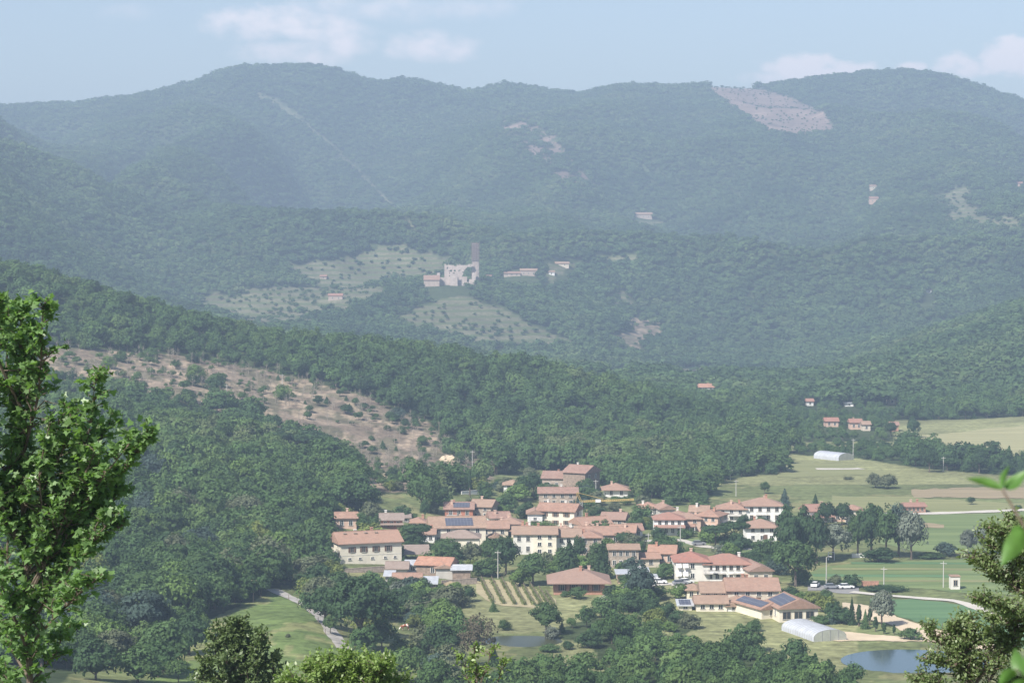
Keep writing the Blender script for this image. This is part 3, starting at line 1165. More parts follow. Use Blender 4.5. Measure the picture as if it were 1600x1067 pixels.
SPECIES = {'round': 'broadleaf tree', 'broad': 'spreading broadleaf tree', 'tall': 'tall broadleaf tree', 'poplar': 'poplar', 'bush': 'bush', 'pine': 'umbrella pine',
           'cypress': 'cypress', 'conifer': 'conifer', 'wispy': 'thin tree'}
NAMES = {'round': 'broadleaf_tree', 'broad': 'broadleaf_tree', 'tall': 'broadleaf_tree', 'poplar': 'poplar_tree', 'bush': 'bush', 'pine': 'umbrella_pine', 'cypress': 'cypress_tree',
         'conifer': 'conifer_tree', 'wispy': 'thin_tree'}
N_TREES = 0
N_BUSH = 0


def tree(kind, pos, h, w, tone, label, group=None, var=None):
    global N_TREES, N_BUSH
    N_TREES += kind != 'bush'
    N_BUSH += kind == 'bush'
    v = rnd.randrange(100) if var is None else var
    cat = 'bush' if kind == 'bush' else 'tree'
    r = empty(NAMES[kind], pos, rnd.uniform(0, 6.28), label, cat, group)
    c = link('crown', CROWNS[kind][v % len(CROWNS[kind])], r, scale=(w, w, h))
    t = link('trunk', TRUNKS[kind][v % 2], r, scale=((w * .6 + h * .4), (w * .6 + h * .4), h))
    k = rnd.uniform(.86, 1.16)
    c.color = (*[x * k for x in TONES[tone]], 1)
    return r


# --- trees one can point at: (kind, x, y of the foot, height px, width px, tone, label)
BLOCK = []      # ground spots kept clear of auto-placed trees: (X, Y, r)


def px_tree(kind, x, y, hp, wp, tone, label, group=None, dh=1.0):
    p = hit(x, y)
    s = p.y / F_PX
    BLOCK.append((p.x, p.y, wp * s * .33))
    return tree(kind, (p.x, p.y, p.z - .2), hp * s * dh, wp * s, tone, label, group)


MANUAL = [
    ('broad', 563, 1016, 122, 118, 'dark', 'big dark spreading tree overhanging the bend of the gravel road'),
    ('broad', 1243, 916, 78, 72, 'green', 'big round tree on a bare trunk right of the white apartments'),
    ('poplar', 1231, 882, 98, 40, 'dark', 'leftmost of the tall dark poplars right of the village', 'poplars right of the village'),
    ('poplar', 1254, 878, 92, 40, 'dark', 'second from left of the tall dark poplars right of the village', 'poplars right of the village'),
    ('poplar', 1276, 880, 84, 36, 'dark', 'rightmost of the tall dark poplars right of the village', 'poplars right of the village'),
    ('round', 1302, 872, 56, 52, 'silvery', 'grey green tree to the right of the tall poplars'),
    ('round', 1291, 822, 40, 30, 'dark', 'dark round tree in front of the white house with two red roofs'),
    ('round', 1316, 820, 36, 32, 'dark', 'dark round tree left of the small cream house'),
    ('tall', 1340, 868, 72, 38, 'green', 'leftmost tree of the grove above the white wall', 'grove beyond the striped fields'),
    ('tall', 1362, 870, 92, 46, 'dark', 'tallest tree of the grove above the white wall', 'grove beyond the striped fields'),
    ('round', 1384, 872, 84, 50, 'green', 'green tree in the middle of the grove beyond the striped field', 'grove beyond the striped fields'),
    ('tall', 1404, 870, 84, 46, 'bluish', 'bluish tall tree right of the middle of the grove', 'grove beyond the striped fields'),
    ('round', 1424, 874, 78, 46, 'silvery', 'silvery tree at the right end of the grove', 'grove beyond the striped fields'),
    ('bush', 1372, 878, 26, 50, 'dark', 'dark bush at the foot of the grove beyond the striped field'),
    ('conifer', 1226, 794, 32, 26, 'bluish', 'blue grey conifer behind the white balcony house'),
    ('conifer', 1274, 791, 21, 14, 'dark', 'small dark conifer standing in front of the pale meadow'),
    ('round', 1195, 771, 20, 16, 'green', 'lone round tree on the meadow above the white houses'),
    ('pine', 1118, 856, 38, 50, 'dark', 'left one of the two umbrella pines by the village street', 'umbrella pines by the street'),
    ('pine', 1147, 855, 42, 48, 'dark', 'right one of the two umbrella pines by the village street', 'umbrella pines by the street'),
    ('bush', 1126, 866, 18, 26, 'silvery', 'silvery bush under the left umbrella pine'),
    ('bush', 1148, 866, 20, 24, 'dark', 'dark bush under the right umbrella pine'),
    ('round', 790, 897, 62, 48, 'dark', 'dark dense tree left of the grey row house'),
    ('round', 833, 914, 52, 54, 'green', 'rounded green tree above the vineyard, right of the dark tree'),
    ('bush', 812, 916, 34, 34, 'bright', 'fresh green bush at the top edge of the vineyard'),
    ('conifer', 890, 905, 64, 50, 'dark', 'left one of the two dark firs behind the brown tiled villa', 'dark firs behind the villa'),
    ('conifer', 941, 903, 60, 40, 'dark', 'right one of the two dark firs behind the brown tiled villa', 'dark firs behind the villa'),
    ('tall', 905, 880, 44, 22, 'dark', 'slim dark tree in front of the cream row house'),
    ('round', 976, 852, 24, 30, 'dark', 'dark round tree right of the long orange roof'),
    ('pine', 652, 853, 36, 50, 'dark', 'dark umbrella pine behind the cream barn roof'),
    ('round', 659, 801, 64, 48, 'green', 'big green tree at the foot of the bare cut slope'),
    ('tall', 664, 812, 34, 16, 'dark', 'slim dark tree above the orange roofed cottages'),
    ('cypress', 734, 774, 44, 6, 'dark', 'tallest slim cypress at the foot of the bare cut slope', 'cypresses above the village'),
    ('cypress', 693, 768, 26, 6, 'dark', 'short slim cypress left of the tallest one on the cut slope', 'cypresses above the village'),
    ('cypress', 752, 781, 18, 5, 'dark', 'small slim cypress right of the tallest one on the cut slope', 'cypresses above the village'),
    ('cypress', 799, 779, 24, 6, 'dark', 'slim cypress in front of the small white house by the wood', 'cypresses above the village'),
    ('round', 815, 780, 38, 30, 'dark', 'dark tree between the small white house and the big stone house'),
    ('round', 833, 772, 36, 26, 'dark', 'dark tree touching the left wall of the big stone house'),
    ('round', 700, 872, 34, 48, 'green', 'low green tree between the barn and the solar roofed house'),
    ('round', 735, 884, 38, 36, 'olive', 'olive green tree right of the red roofed shed'),
    ('round', 765, 880, 40, 34, 'green', 'green tree in front of the small white gabled house'),
    ('round', 727, 840, 22, 18, 'dark', 'dark tree standing in front of the solar roofed house'),
    ('bush', 563, 826, 28, 26, 'green', 'green bush between the two small houses above the barn'),
    ('cypress', 589, 818, 20, 8, 'dark', 'dark narrow tree left of the grey roofed house'),
    ('bush', 845, 828, 16, 50, 'bright', 'light green bush below the cream house with white gable'),
    ('bush', 880, 832, 12, 26, 'green', 'small green bush behind the row houses'),
    ('bush', 908, 790, 22, 36, 'dark', 'dark bush behind the crane mast'),
    ('bush', 963, 783, 10, 22, 'green', 'green bush below the pavilion house'),
    ('bush', 1007, 825, 20, 24, 'yellowish', 'yellow green bush left of the white house with double red roof'),
    ('bush', 996, 808, 16, 18, 'dark', 'dark bush below the orange hip roofed cottage'),
    ('bush', 1075, 838, 14, 26, 'green', 'green bush by the street below the red brick house'),
    ('round', 1000, 868, 24, 18, 'green', 'green tree right of the old stone house'),
    ('bush', 976, 914, 20, 24, 'green', 'green bush in front of the yellow flat roofed house'),
    ('bush', 1040, 903, 28, 34, 'green', 'green bush left of the apartments'),
    ('bush', 1060, 935, 26, 30, 'bright', 'bright bush below the parked cars left of the tan row houses'),
    ('bush', 1022, 935, 24, 44, 'green', 'wide green bush on the bank below the yellow house'),
    ('conifer', 1190, 944, 24, 18, 'dark', 'small fir in front of the long orange roofed row house'),
    ('bush', 1205, 835, 18, 22, 'dark', 'dark bush at the door of the cream hip roofed house'),
    ('bush', 1234, 936, 24, 32, 'dark', 'dark bush below the big round tree'),
    ('bush', 1255, 944, 24, 30, 'bright', 'bright green bush left end of the tall yellowish hedge'),
    ('bush', 1228, 948, 20, 36, 'green', 'green bush just above the solar roofed barns'),
    ('bush', 1272, 946, 26, 34, 'yellowish', 'yellow green hedge bush behind the solar roofed barns', 'yellow green hedge by the barns'),
    ('bush', 1290, 956, 28, 34, 'yellowish', 'larger yellow green hedge bush, right end of the hedge', 'yellow green hedge by the barns'),
    ('cypress', 1307, 972, 40, 12, 'dark', 'dark cypress at the right end of the yellow green hedge'),
    ('cypress', 1296, 970, 34, 16, 'dark', 'dark broad cypress inside the hedge above the greenhouse'),
    ('conifer', 1301, 974, 22, 22, 'bluish', 'blue spruce above the end of the greenhouse'),
    ('bush', 1280, 974, 16, 30, 'green', 'low green bush between solar barn and greenhouse'),
    ('conifer', 1331, 976, 46, 16, 'dark', 'tallest narrow fir on the sandy lot', 'slim trees on the sandy lot'),
    ('cypress', 1342, 978, 40, 8, 'dark', 'slim cypress right of the tallest fir on the sandy lot', 'slim trees on the sandy lot'),
    ('conifer', 1352, 982, 32, 16, 'green', 'thin open conifer among the cypresses on the sandy lot', 'slim trees on the sandy lot'),
    ('cypress', 1359, 976, 30, 7, 'dark', 'slim cypress left of the silvery willow, nearest to it', 'slim trees on the sandy lot'),
    ('cypress', 1368, 986, 28, 8, 'dark', 'slim dark cypress at the foot of the silvery willow', 'slim trees on the sandy lot'),
    ('cypress', 1381, 990, 22, 8, 'dark', 'short dark cypress under the silvery willow', 'slim trees on the sandy lot'),
    ('cypress', 1397, 991, 20, 5, 'dark', 'tiny slim cypress right of the silvery willow', 'slim trees on the sandy lot'),
    ('tall', 1378, 978, 60, 40, 'silvery', 'silvery willow rising over the emerald field'),
    ('bush', 1422, 999, 22, 32, 'green', 'round green bush on the sand above the blue pond'),
    ('bush', 1331, 918, 24, 30, 'dark', 'dark bush left of the low brick wall by the car park'),
    ('bush', 1385, 922, 10, 60, 'dark', 'low dark hedge right of the low brick wall'),
    ('bush', 1368, 762, 26, 24, 'olive', 'left half of the willow clump alone in the meadow', 'willow clump in the meadow'),
    ('bush', 1386, 763, 24, 30, 'olive', 'right half of the willow clump alone in the meadow', 'willow clump in the meadow'),
    ('bush', 1326, 749, 6, 16, 'olive', 'low scrub left of the willow clump in the meadow'),
    ('bush', 1480, 868, 24, 34, 'bluish', 'bluish bush beyond the crops, left of the silvery trees'),
    ('tall', 1512, 866, 40, 26, 'silvery', 'silvery slender tree beyond the crops at right'),
    ('tall', 1535, 866, 52, 34, 'silvery', 'larger silvery tree beyond the crops at right'),
    ('bush', 1455, 872, 12, 40, 'green', 'low green hedge beyond the crops right of the grove'),
    ('round', 1517, 788, 13, 14, 'dark', 'small round tree alone beside the pale road', None),
    ('bush', 1590, 795, 8, 14, 'dark', 'small dark shrub by the pale road at far right'),
    ('poplar', 1427, 684, 36, 20, 'dark', 'pair of dark poplars standing at the edge of the pale field'),
    ('round', 1452, 738, 40, 26, 'dark', 'tall dark tree of the stream row, left of the other tall one'),
    ('round', 1530, 740, 42, 28, 'dark', 'tall dark tree of the stream row, behind the leaf twig'),
    ('round', 1392, 682, 24, 20, 'dark', 'dark tree right of the hamlet by the pale field'),
    ('bush', 702, 944, 32, 50, 'dark', 'dark dense bush below the heap by the sheds'),
    ('bush', 728, 940, 28, 30, 'dark', 'dark bush at the left end of the vineyard foot'),
    ('bush', 622, 940, 36, 30, 'silvery', 'silvery bush below the tin roofed sheds'),
    ('tall', 655, 960, 44, 36, 'green', 'green tree below the sheet metal lean-to'),
    ('tall', 688, 975, 46, 40, 'bright', 'bright green tree above the grazing cow, right side'),
    ('bush', 612, 966, 28, 40, 'bright', 'bright green bush between the road tree and the cow'),
    ('round', 690, 1036, 66, 62, 'dark', 'dark round tree left of the small pond'),
    ('wispy', 742, 1040, 82, 66, 'brownish', 'thin half bare brownish tree by the small pond'),
    ('tall', 853, 992, 54, 50, 'green', 'tall green tree at the right shore of the small pond'),
    ('bush', 863, 1000, 26, 26, 'silvery', 'pale bush at the right shore of the small pond'),
    ('bush', 888, 1014, 16, 18, 'dark', 'small dark bush on the bare path right of the small pond'),
    ('bush', 860, 1018, 16, 30, 'green', 'low green bush below the right end of the pond'),
    ('bush', 903, 935, 22, 30, 'green', 'round bush in front of the brown tiled villa'),
    ('bush', 955, 934, 18, 22, 'dark', 'dark round bush at the right corner of the villa'),
    ('bush', 883, 932, 12, 14, 'green', 'small bush at the left corner of the villa'),
    ('bush', 625, 873, 10, 20, 'green', 'small green shrub against the front of the cream barn', None),
    ('bush', 150, 1062, 70, 66, 'dark', 'dark bush at the lower left below the maple branches'),
    ('bush', 215, 1066, 66, 70, 'green', 'green bush between the maple and the leafy foreground oak'),
    ('bush', 450, 995, 8, 8, 'olive', 'tiny shrub by the meadow side of the gravel road'),
]
BUILDINGS_BLOCK = []
SCRUB = [(505, 905), (520, 805), (640, 802), (720, 775), (850, 745), (930, 765), (1010, 785), (1110, 790), (1130, 800), (1230, 830), (1230, 880), (1225, 905), (1205, 950), (1100, 965), (1000, 940),
         (880, 945), (690, 925), (600, 920)]


PINES = [(436, 712), (452, 706), (466, 716), (480, 710), (495, 722), (508, 718), (522, 730), (534, 736), (546, 744)]


def trees_manual():
    for k, (x, y) in enumerate(PINES):
        px_tree('pine', x, y, 40, 44, 'dark', 'dark umbrella pine of the clump at the tip of the wooded spur, ' + ['leftmost', 'second', 'third', 'fourth', 'fifth', 'sixth', 'seventh', 'eighth', 'rightmost'][k],
                'pine clump on the spur')
    for t in MANUAL:
        px_tree(*t[:7], group=(t[7] if len(t) > 7 else None))


# ------------------------------------------------------------------ woods
FOREST_POOL = [crown('wood_tree', 400 + i, 46, 26, .050, (ROUND, TALL, BROAD, ROUND, BUSH, POPL)[i % 6], (.17, .15, .2, .22, .24, .15)[i % 6], mat=LEAF_F, trunk=(.6, .03, 0, .2, .2), sub=2, squash=(1, 1, (.8, .6, .5, .9, .8, .5)[i % 6])) for i in range(9)]
FOREST_POOL.append(conifer_mesh('wood_conifer', 420, LEAF_F))
FAR_POOL = [crown('hill_tree', 430 + i, 16, 12, .12, (BROAD, ROUND, BROAD)[i % 3], .27, mat=LEAF_FAR, sub=2) for i in range(5)]
LAND = [('the cream barn', 578, 870), ('the gravel road', 500, 965), ('the small pond', 800, 995), ('the striped vineyard', 805, 930), ('the brown tiled villa', 905, 915),
        ('the long greenhouse', 1268, 985), ('the blue pond', 1392, 1032), ('the apartments', 1125, 890), ('the bare cut slope', 520, 690), ('the roadside meadow', 420, 990),
        ('the tin roofed sheds', 650, 890), ('the maple', 110, 800), ('the solar barns', 1240, 960), ('the solar roofed house', 715, 830), ('the grazing cow', 633, 982),
        ('the umbrella pines', 1133, 845), ('the big stone house', 880, 755), ('the pavilion house', 963, 770), ('the far greenhouse', 1302, 712), ('the farmhouses', 1330, 668),
        ('the pale field', 1500, 690), ('the white balcony house', 1195, 800), ('the round lone tree', 1195, 765), ('the road tree', 563, 970)]


def jgrid(x0, x1, y0, y1, s, rg):
    nx, ny = int((x1 - x0) / s) + 1, int((y1 - y0) / s) + 1
    gx, gy = np.meshgrid(x0 + s * np.arange(nx), y0 + s * np.arange(ny))
    gx = gx + (np.arange(ny) % 2)[:, None] * s * .5
    return (gx + rg.uniform(-.42, .42, gx.shape) * s).ravel(), (gy + rg.uniform(-.42, .42, gy.shape) * s).ravel()


def clear_of(X, Y, blocks, extra=0.0):
    ok = np.ones(len(X), bool)
    for bx, by, br in blocks:
        ok &= (X - bx) ** 2 + (Y - by) ** 2 > (br + extra) ** 2
    return ok


def woods(budget):
    rg = np.random.default_rng(5)
    # near and middle woods, Y 430..1300
    X1, Y1 = jgrid(-330, 330, 425, 800, 5.6, rg)
    X2, Y2 = jgrid(-420, 420, 800, 1330, 6.6, rg)
    X, Y = np.concatenate([X1, X2]), np.concatenate([Y1, Y2])
    Z = Hq(X, Y)
    c = cover(X, Y, Z)
    px, py = proj(X, Y, Z)
    keep = (c == FOREST) & (np.abs(px - 800) < 960)
    # scrub left on the cleared slope, loose trees on grass
    n = fbm(X / 30, Y / 30, 3, 61)
    keep |= (c == BARE) & (rg.random(len(X)) < np.where(n > .02, .62, .34))
    keep |= (c == GRASS) & (Y < 600) & (px < 600) & (rg.random(len(X)) < .22)
    keep |= (c == STRAW) & (Y > 860) & (px < 830) & (rg.random(len(X)) < .2)
    keep |= (c == GRASS) & (Y < 900) & inpoly(px, py, SCRUB) & (rg.random(len(X)) < np.where(n > -.1, .42, .15))
    keep |= (c == GRASS) & (Y < 600) & (px >= 600) & (px < 1300) & (rg.random(len(X)) < .16)
    keep |= (c == STRAW) & (Y < 700) & (rg.random(len(X)) < .10)
    keep &= ~(inpoly(px, py, WOOD2) & (rg.random(len(X)) < .4))
    keep |= (c == LAWN) & inpoly(px, py, [(90, 985), (330, 975), (300, 1100), (60, 1100)]) & (rg.random(len(X)) < .28)
    keep &= clear_of(X, Y, BLOCK + BUILDINGS_BLOCK + [(q[0], q[1], max(q[2], q[3]) * 1.15) for q in PONDS])
    h = 4.5 + 8.5 * rg.random(len(X)) ** 1.3 * (1 + .25 * fbm(X / 60, Y / 60, 2, 70))
    bushy = inpoly(px, py, THICK) | inpoly(px, py, SCRUB) | inpoly(px, py, BANK) | (c == BARE) | (c == STRAW)
    h = np.where(bushy, h * .58, h)
    h = np.where(c == BARE, h * np.where(rg.random(len(X)) < .2, 1.25, .62), h)
    h = np.where((Y < 570) & ~bushy & (px > 640), h * .58, h)
    h = np.where((Y > 950) & (px > 1235) & (px < 1410), np.minimum(h, 8.5) * .62, h)
    keep &= visible(X, Y, Z + h, 10) & (py - h * F_PX / Y < 1080)
    X, Y, Z, h, c, px, py, bushy = [a[keep] for a in (X, Y, Z, h, c, px, py, bushy)]
    w = h * rg.uniform(.75, 1.05, len(X))
    w = np.where(bushy, w * 1.2, w)
    order = np.argsort(-(h / Y))
    near, rest, nt_, nb_ = [], [], 0, 0
    for i in order:
        if bushy[i] and nb_ < budget[1]:
            near.append(i)
            nb_ += 1
        elif not bushy[i] and nt_ < budget[0]:
            near.append(i)
            nt_ += 1
        else:
            rest.append(i)
    rest = np.array(rest)
    rows = []
    for i in near:
        kind = 'bush' if bushy[i] else rnd.choice(['round', 'round', 'broad', 'tall'])
        tone = rnd.choices(['dark', 'green', 'bright', 'olive', 'yellowish', 'bluish'], [2.2, 5, 2.6, 2.0, 1.0, 1.2])[0]
        cx, cy = float(px[i]), float(py[i] - h[i] * F_PX / Y[i] * .5)
        nm, lx, ly = min(LAND, key=lambda a: math.hypot(a[1] - cx, a[2] - cy))
        dx, dy = cx - lx, cy - ly
        rel = ('right of' if dx > 0 else 'left of') if abs(dx) > abs(dy) else ('below' if dy > 0 else 'above')
        rows.append((f"{tone} {'shrub' if kind == 'bush' else SPECIES[kind]} {rel} {nm}", kind, tone, i, cx))
    by = {}
    for r in rows:
        by.setdefault(r[0], []).append(r)
    ORD = ['leftmost', 'second', 'third', 'fourth', 'fifth', 'sixth', 'seventh', 'eighth', 'ninth', 'tenth', 'eleventh', 'twelfth']
    NUM = ['', '', 'two', 'three', 'four', 'five', 'six', 'seven', 'eight', 'nine', 'ten', 'eleven', 'twelve']
    for base, g in by.items():
        g.sort(key=lambda r: r[4])
        for k, (b, kind, tone, i, cx) in enumerate(g):
            lab = b
            n_ = len(g)
            if n_ > 1:
                cnt = NUM[n_] if n_ < len(NUM) else 'many'
                pos = 'leftmost' if k == 0 else 'rightmost' if k == n_ - 1 else f"{ORD[k] if k < 12 else 'later'} from left"
                lab = f"{b}, {pos} of {cnt} such"
            tree(kind, (X[i], Y[i], Z[i] - .13 * h[i]), h[i], w[i], tone, lab, 'trees of the near wood' if kind != 'bush' else 'bushes of the near slopes')

    scatter('forest', X[rest], Y[rest], Z[rest], h[rest], w[rest], FOREST_POOL, rg, 'dense green wood covering the lower hills around the village')
    # dead standing stems on the cleared slope
    X3, Y3 = jgrid(-330, 60, 880, 1130, 4.2, rg)
    Z3 = Hq(X3, Y3)
    k = (cover(X3, Y3, Z3) == BARE) & (rg.random(len(X3)) < .4)
    X3, Y3, Z3 = X3[k], Y3[k], Z3[k]
    h3 = rg.uniform(1.5, 7, len(X3))
    scatter('dead_stems', X3, Y3, Z3, h3, h3, [bare_mesh('dead_stem', 500 + i) for i in range(4)], rg, 'thin dead stems left standing on the cleared brown slope')
    # the big mountain
    pts = []
    for y0, y1, s, hw in [(1330, 1900, 7.6, .28), (1900, 2700, 8.6, .275), (2700, 3600, 9.6, .27), (3600, 5000, 10.6, .265)]:
        a, b = jgrid(-hw * y1, hw * y1, y0, y1, s, rg)
        k = np.abs(a) < hw * b
        pts.append((a[k], b[k]))
        # steeper ground carries more crowns per square metre of map
        for _ in range(2):
            a, b = jgrid(-hw * y1, hw * y1, y0, y1, s, rg)
            k = np.abs(a) < hw * b
            a, b = a[k], b[k]
            sl = np.hypot(Hq(a, b + 8) - Hq(a, b - 8), Hq(a + 8, b) - Hq(a - 8, b)) / 16
            k = rg.random(len(a)) < np.clip((sl - .38) * 1.6, 0, 1)
            pts.append((a[k], b[k]))
    X, Y = [np.concatenate(q) for q in zip(*pts)]
    Z = Hq(X, Y)
    c = cover(X, Y, Z)
    r = rg.random(len(X))
    n = fbm(X / 45, Y / 45, 3, 81)
    keep = (c == FOREST) & (r < .97)
    keep |= (c == PINK) & (r < .3)
    keep |= (c == TERR) & (r < .36)
    keep |= ((c == STRAW) | (c == BARE)) & (r < .12)
    keep &= clear_of(X, Y, BUILDINGS_BLOCK)
    h = rg.uniform(5.5, 9.5, len(X)) * (1 + .35 * fbm(X / 110, Y / 110, 3, 82))
    h = np.where(c == FOREST, h, np.where(c == PINK, h * .32, h * .42))
    h = np.where(Y > 4300, h * rg.uniform(.7, 1.7, len(X)), h)
    keep &= visible(X, Y, Z + h, 5)
    X, Y, Z, h = [a[keep] for a in (X, Y, Z, h)]
    w = h * rg.uniform(1.0, 1.5, len(X))
    scatter('mountain_forest', X, Y, Z, h, w, FAR_POOL, rg, 'hazy unbroken forest covering the mountain beyond the valley')
    print('near', len(near), 'forest', len(rest), 'mountain', len(X), 'things', N_TREES)


def scatter(name, X, Y, Z, h, w, pool, rg, label):
    n = len(X)
    me = bpy.data.meshes.new(name)
    me.vertices.add(n)
    me.vertices.foreach_set('co', np.stack([X, Y, Z - .1 * h], 1).astype(np.float32).ravel())
    a = me.attributes.new('tree_scale', 'FLOAT_VECTOR', 'POINT')
    a.data.foreach_set('vector', np.stack([w, w, h], 1).astype(np.float32).ravel())
    a = me.attributes.new('tree_turn', 'FLOAT_VECTOR', 'POINT')
    a.data.foreach_set('vector', np.stack([rg.uniform(-.06, .06, n), rg.uniform(-.06, .06, n), rg.uniform(0, 6.28, n)], 1).astype(np.float32).ravel())
    a = me.attributes.new('tree_pick', 'INT', 'POINT')
    pk = (.5 + fbm(X / 80, Y / 80, 3, 131) * 1.1 + rg.uniform(-.38, .38, n)) % 1.0
    a.data.foreach_set('value', np.clip((pk * len(pool)).astype(np.int32), 0, len(pool) - 1))
    o = link(name, me)
    tag(o, label, kind='stuff')
    coll = bpy.data.collections.new(name + '_kinds')
    for m in pool:
        coll.objects.link(bpy.data.objects.new('tree_kind', m))
    ng = bpy.data.node_groups.new(name, 'GeometryNodeTree')
    ng.interface.new_socket('Geometry', in_out='INPUT', socket_type='NodeSocketGeometry')
    ng.interface.new_socket('Geometry', in_out='OUTPUT', socket_type='NodeSocketGeometry')
    N, L = ng.nodes.new, ng.links.new
    gi, go = N('NodeGroupInput'), N('NodeGroupOutput')
    ci = N('GeometryNodeCollectionInfo')
    ci.inputs['Collection'].default_value = coll
    ci.inputs['Separate Children'].default_value = True
    ci.inputs['Reset Children'].default_value = True
    ip = N('GeometryNodeInstanceOnPoints')
    ip.inputs['Pick Instance'].default_value = True

    def attr(nm, t):
        q = N('GeometryNodeInputNamedAttribute')
        q.data_type = t
        q.inputs['Name'].default_value = nm
        return q.outputs[0]
    mp = N('GeometryNodeMeshToPoints')
    L(gi.outputs[0], mp.inputs[0])
    L(mp.outputs[0], ip.inputs['Points'])
    L(ci.outputs[0], ip.inputs['Instance'])
    L(attr('tree_pick', 'INT'), ip.inputs['Instance Index'])
    L(attr('tree_turn', 'FLOAT_VECTOR'), ip.inputs['Rotation'])
    L(attr('tree_scale', 'FLOAT_VECTOR'), ip.inputs['Scale'])
    L(ip.outputs[0], go.inputs[0])
    md = o.modifiers.new('scatter', 'NODES')
    md.node_group = ng


# ------------------------------------------------------------------ the air
def haze():
    m, nt = new_mat('haze')
    out = nt.nodes.new('ShaderNodeOutputMaterial')
    pv = nt.nodes.new('ShaderNodeVolumePrincipled')
    pv.inputs['Color'].default_value = (*HAZE_COLOR, 1)
    pv.inputs['Density'].default_value = HAZE_DENSITY
    pv.inputs['Anisotropy'].default_value = 0.0
    nt.links.new(pv.outputs[0], out.inputs['Volume'])
    top = float(GZ.max()) + 14
    bot = float(GZ.min()) - 1
    o = MB().box(-2900, 2900, -140, 6400, bot, top).build('haze', [m])
    tag(o, 'pale blue summer haze filling the valley air', kind='stuff')

# ------------------------------------------------------------------ buildings
_WIN = {}


def window_meshes(w, h, style):
    key = (round(w, 2), round(h, 2), style)
    if key in _WIN:
        return _WIN[key]
    fr = MB()
    b = .09
    fr.box(-w / 2 - b, -w / 2, -.07, .03, 0, h)
    fr.box(w / 2, w / 2 + b, -.07, .03, 0, h)
    fr.box(-w / 2 - b, w / 2 + b, -.07, .03, h, h + b)
    fr.box(-.03, .03, -.05, .02, 0, h)
    frame = fr.mesh('window', MT['frame_white'] if style in 'wp' else MT['frame'])
    sill = MB().box(-w / 2 - .18, w / 2 + .18, -.16, .03, -.10, -.004).mesh('sill', MT['concrete'])
    pane = MB().box(-w / 2, w / 2, -.02, .02, .002, h - .002).mesh('pane', MT['glass'])
    sh = None
    if style in 'sg':
        sh = []
        for sx in (-1, 1):
            x0 = sx * (w / 2 + b + .01)
            x1 = sx * (w / 2 + b + .01 + w * .42)
            sh.append(MB().box(min(x0, x1), max(x0, x1), -.09, -.03, -.02, h + .02).mesh('shutter', MT['shutter'] if style == 's' else MT['shutter_green']))
    _WIN[key] = (frame, sill, pane, sh)
    return _WIN[key]


def put_window(parent, wx, wy, wz, ang, w, h, style):
    fr, sill, pane, sh = window_meshes(w, h, style)
    o = link('window', fr, parent, (wx, wy, wz), ang)
    link('pane', pane, o)
    link('sill', sill, o)
    for q in sh or ():
        link('shutter', q, o)
    return o


FACES = {'f': (0, -1, 0.0), 'b': (0, 1, math.pi), 'l': (-1, 0, -math.pi / 2), 'r': (1, 0, math.pi / 2)}


def face_pt(face, w, d, t, z, proud=.0):
    """t in -1..1 along the face"""
    nx, ny, ang = FACES[face]
    if nx == 0:
        return (t * w / 2 * (1 if ny < 0 else -1), ny * (d / 2 + proud), z), ang
    return (nx * (w / 2 + proud), t * d / 2 * (1 if nx > 0 else -1), z), ang


def roof_mesh(kind, w, d, h, rh, o, mat):
    t = .22
    mb = MB()
    if kind == 'gable':
        s = rh / (d / 2)
        ze = h - s * o + .03
        D = d / 2 + o
        mb.prism([(-D, ze), (D, ze), (D, ze + t), (0, h + rh + t), (-D, ze + t)], -w / 2 - o, w / 2 + o)
        mb.box(-w / 2 - o + .1, w / 2 + o - .1, -.16, .16, h + rh + t - .12, h + rh + t + .09)
    elif kind == 'gablef':
        s = rh / (w / 2)
        ze = h - s * o + .03
        D = w / 2 + o
        m2 = MB().prism([(-D, ze), (D, ze), (D, ze + t), (0, h + rh + t), (-D, ze + t)], -d / 2 - o, d / 2 + o)
        mb.add([(-y, x, z) for x, y, z in m2.v], m2.f)
        mb.box(-.16, .16, -d / 2 - o + .1, d / 2 + o - .1, h + rh + t - .12, h + rh + t + .09)
    elif kind == 'hip':
        W_, D = w / 2 + o, d / 2 + o
        s = rh / min(w / 2, d / 2)
        ze = h - s * o + .03
        top = ze + t + s * min(W_, D)
        rx, ry = (W_ - D, 0) if W_ >= D else (0, D - W_)
        V = [(-W_, -D, ze), (W_, -D, ze), (W_, D, ze), (-W_, D, ze), (-W_, -D, ze + t), (W_, -D, ze + t), (W_, D, ze + t), (-W_, D, ze + t)]
        F = [(3, 2, 1, 0), (0, 1, 5, 4), (1, 2, 6, 5), (2, 3, 7, 6), (3, 0, 4, 7)]
        if rx > .01:
            V += [(-rx, 0, top), (rx, 0, top)]
            F += [(4, 5, 9, 8), (5, 6, 9), (6, 7, 8, 9), (7, 4, 8)]
        elif ry > .01:
            V += [(0, -ry, top), (0, ry, top)]
            F += [(4, 5, 8), (5, 6, 9, 8), (6, 7, 9), (7, 4, 8, 9)]
        else:
            V += [(0, 0, top)]
            F += [(4, 5, 8), (5, 6, 8), (6, 7, 8), (7, 4, 8)]
        mb.add(V, F)
    elif kind == 'shed':
        s = rh / d
        D = d / 2 + o
        mb.prism([(-D, h - s * o + .03), (D, h + rh + s * o + .03), (D, h + rh + s * o + .03 + t), (-D, h - s * o + .03 + t)], -w / 2 - o, w / 2 + o)
    elif kind == 'flat':
        mb.box(-w / 2 - o, w / 2 + o, -d / 2 - o, d / 2 + o, h + .02, h + .3)
    return mb.mesh('roof', mat)


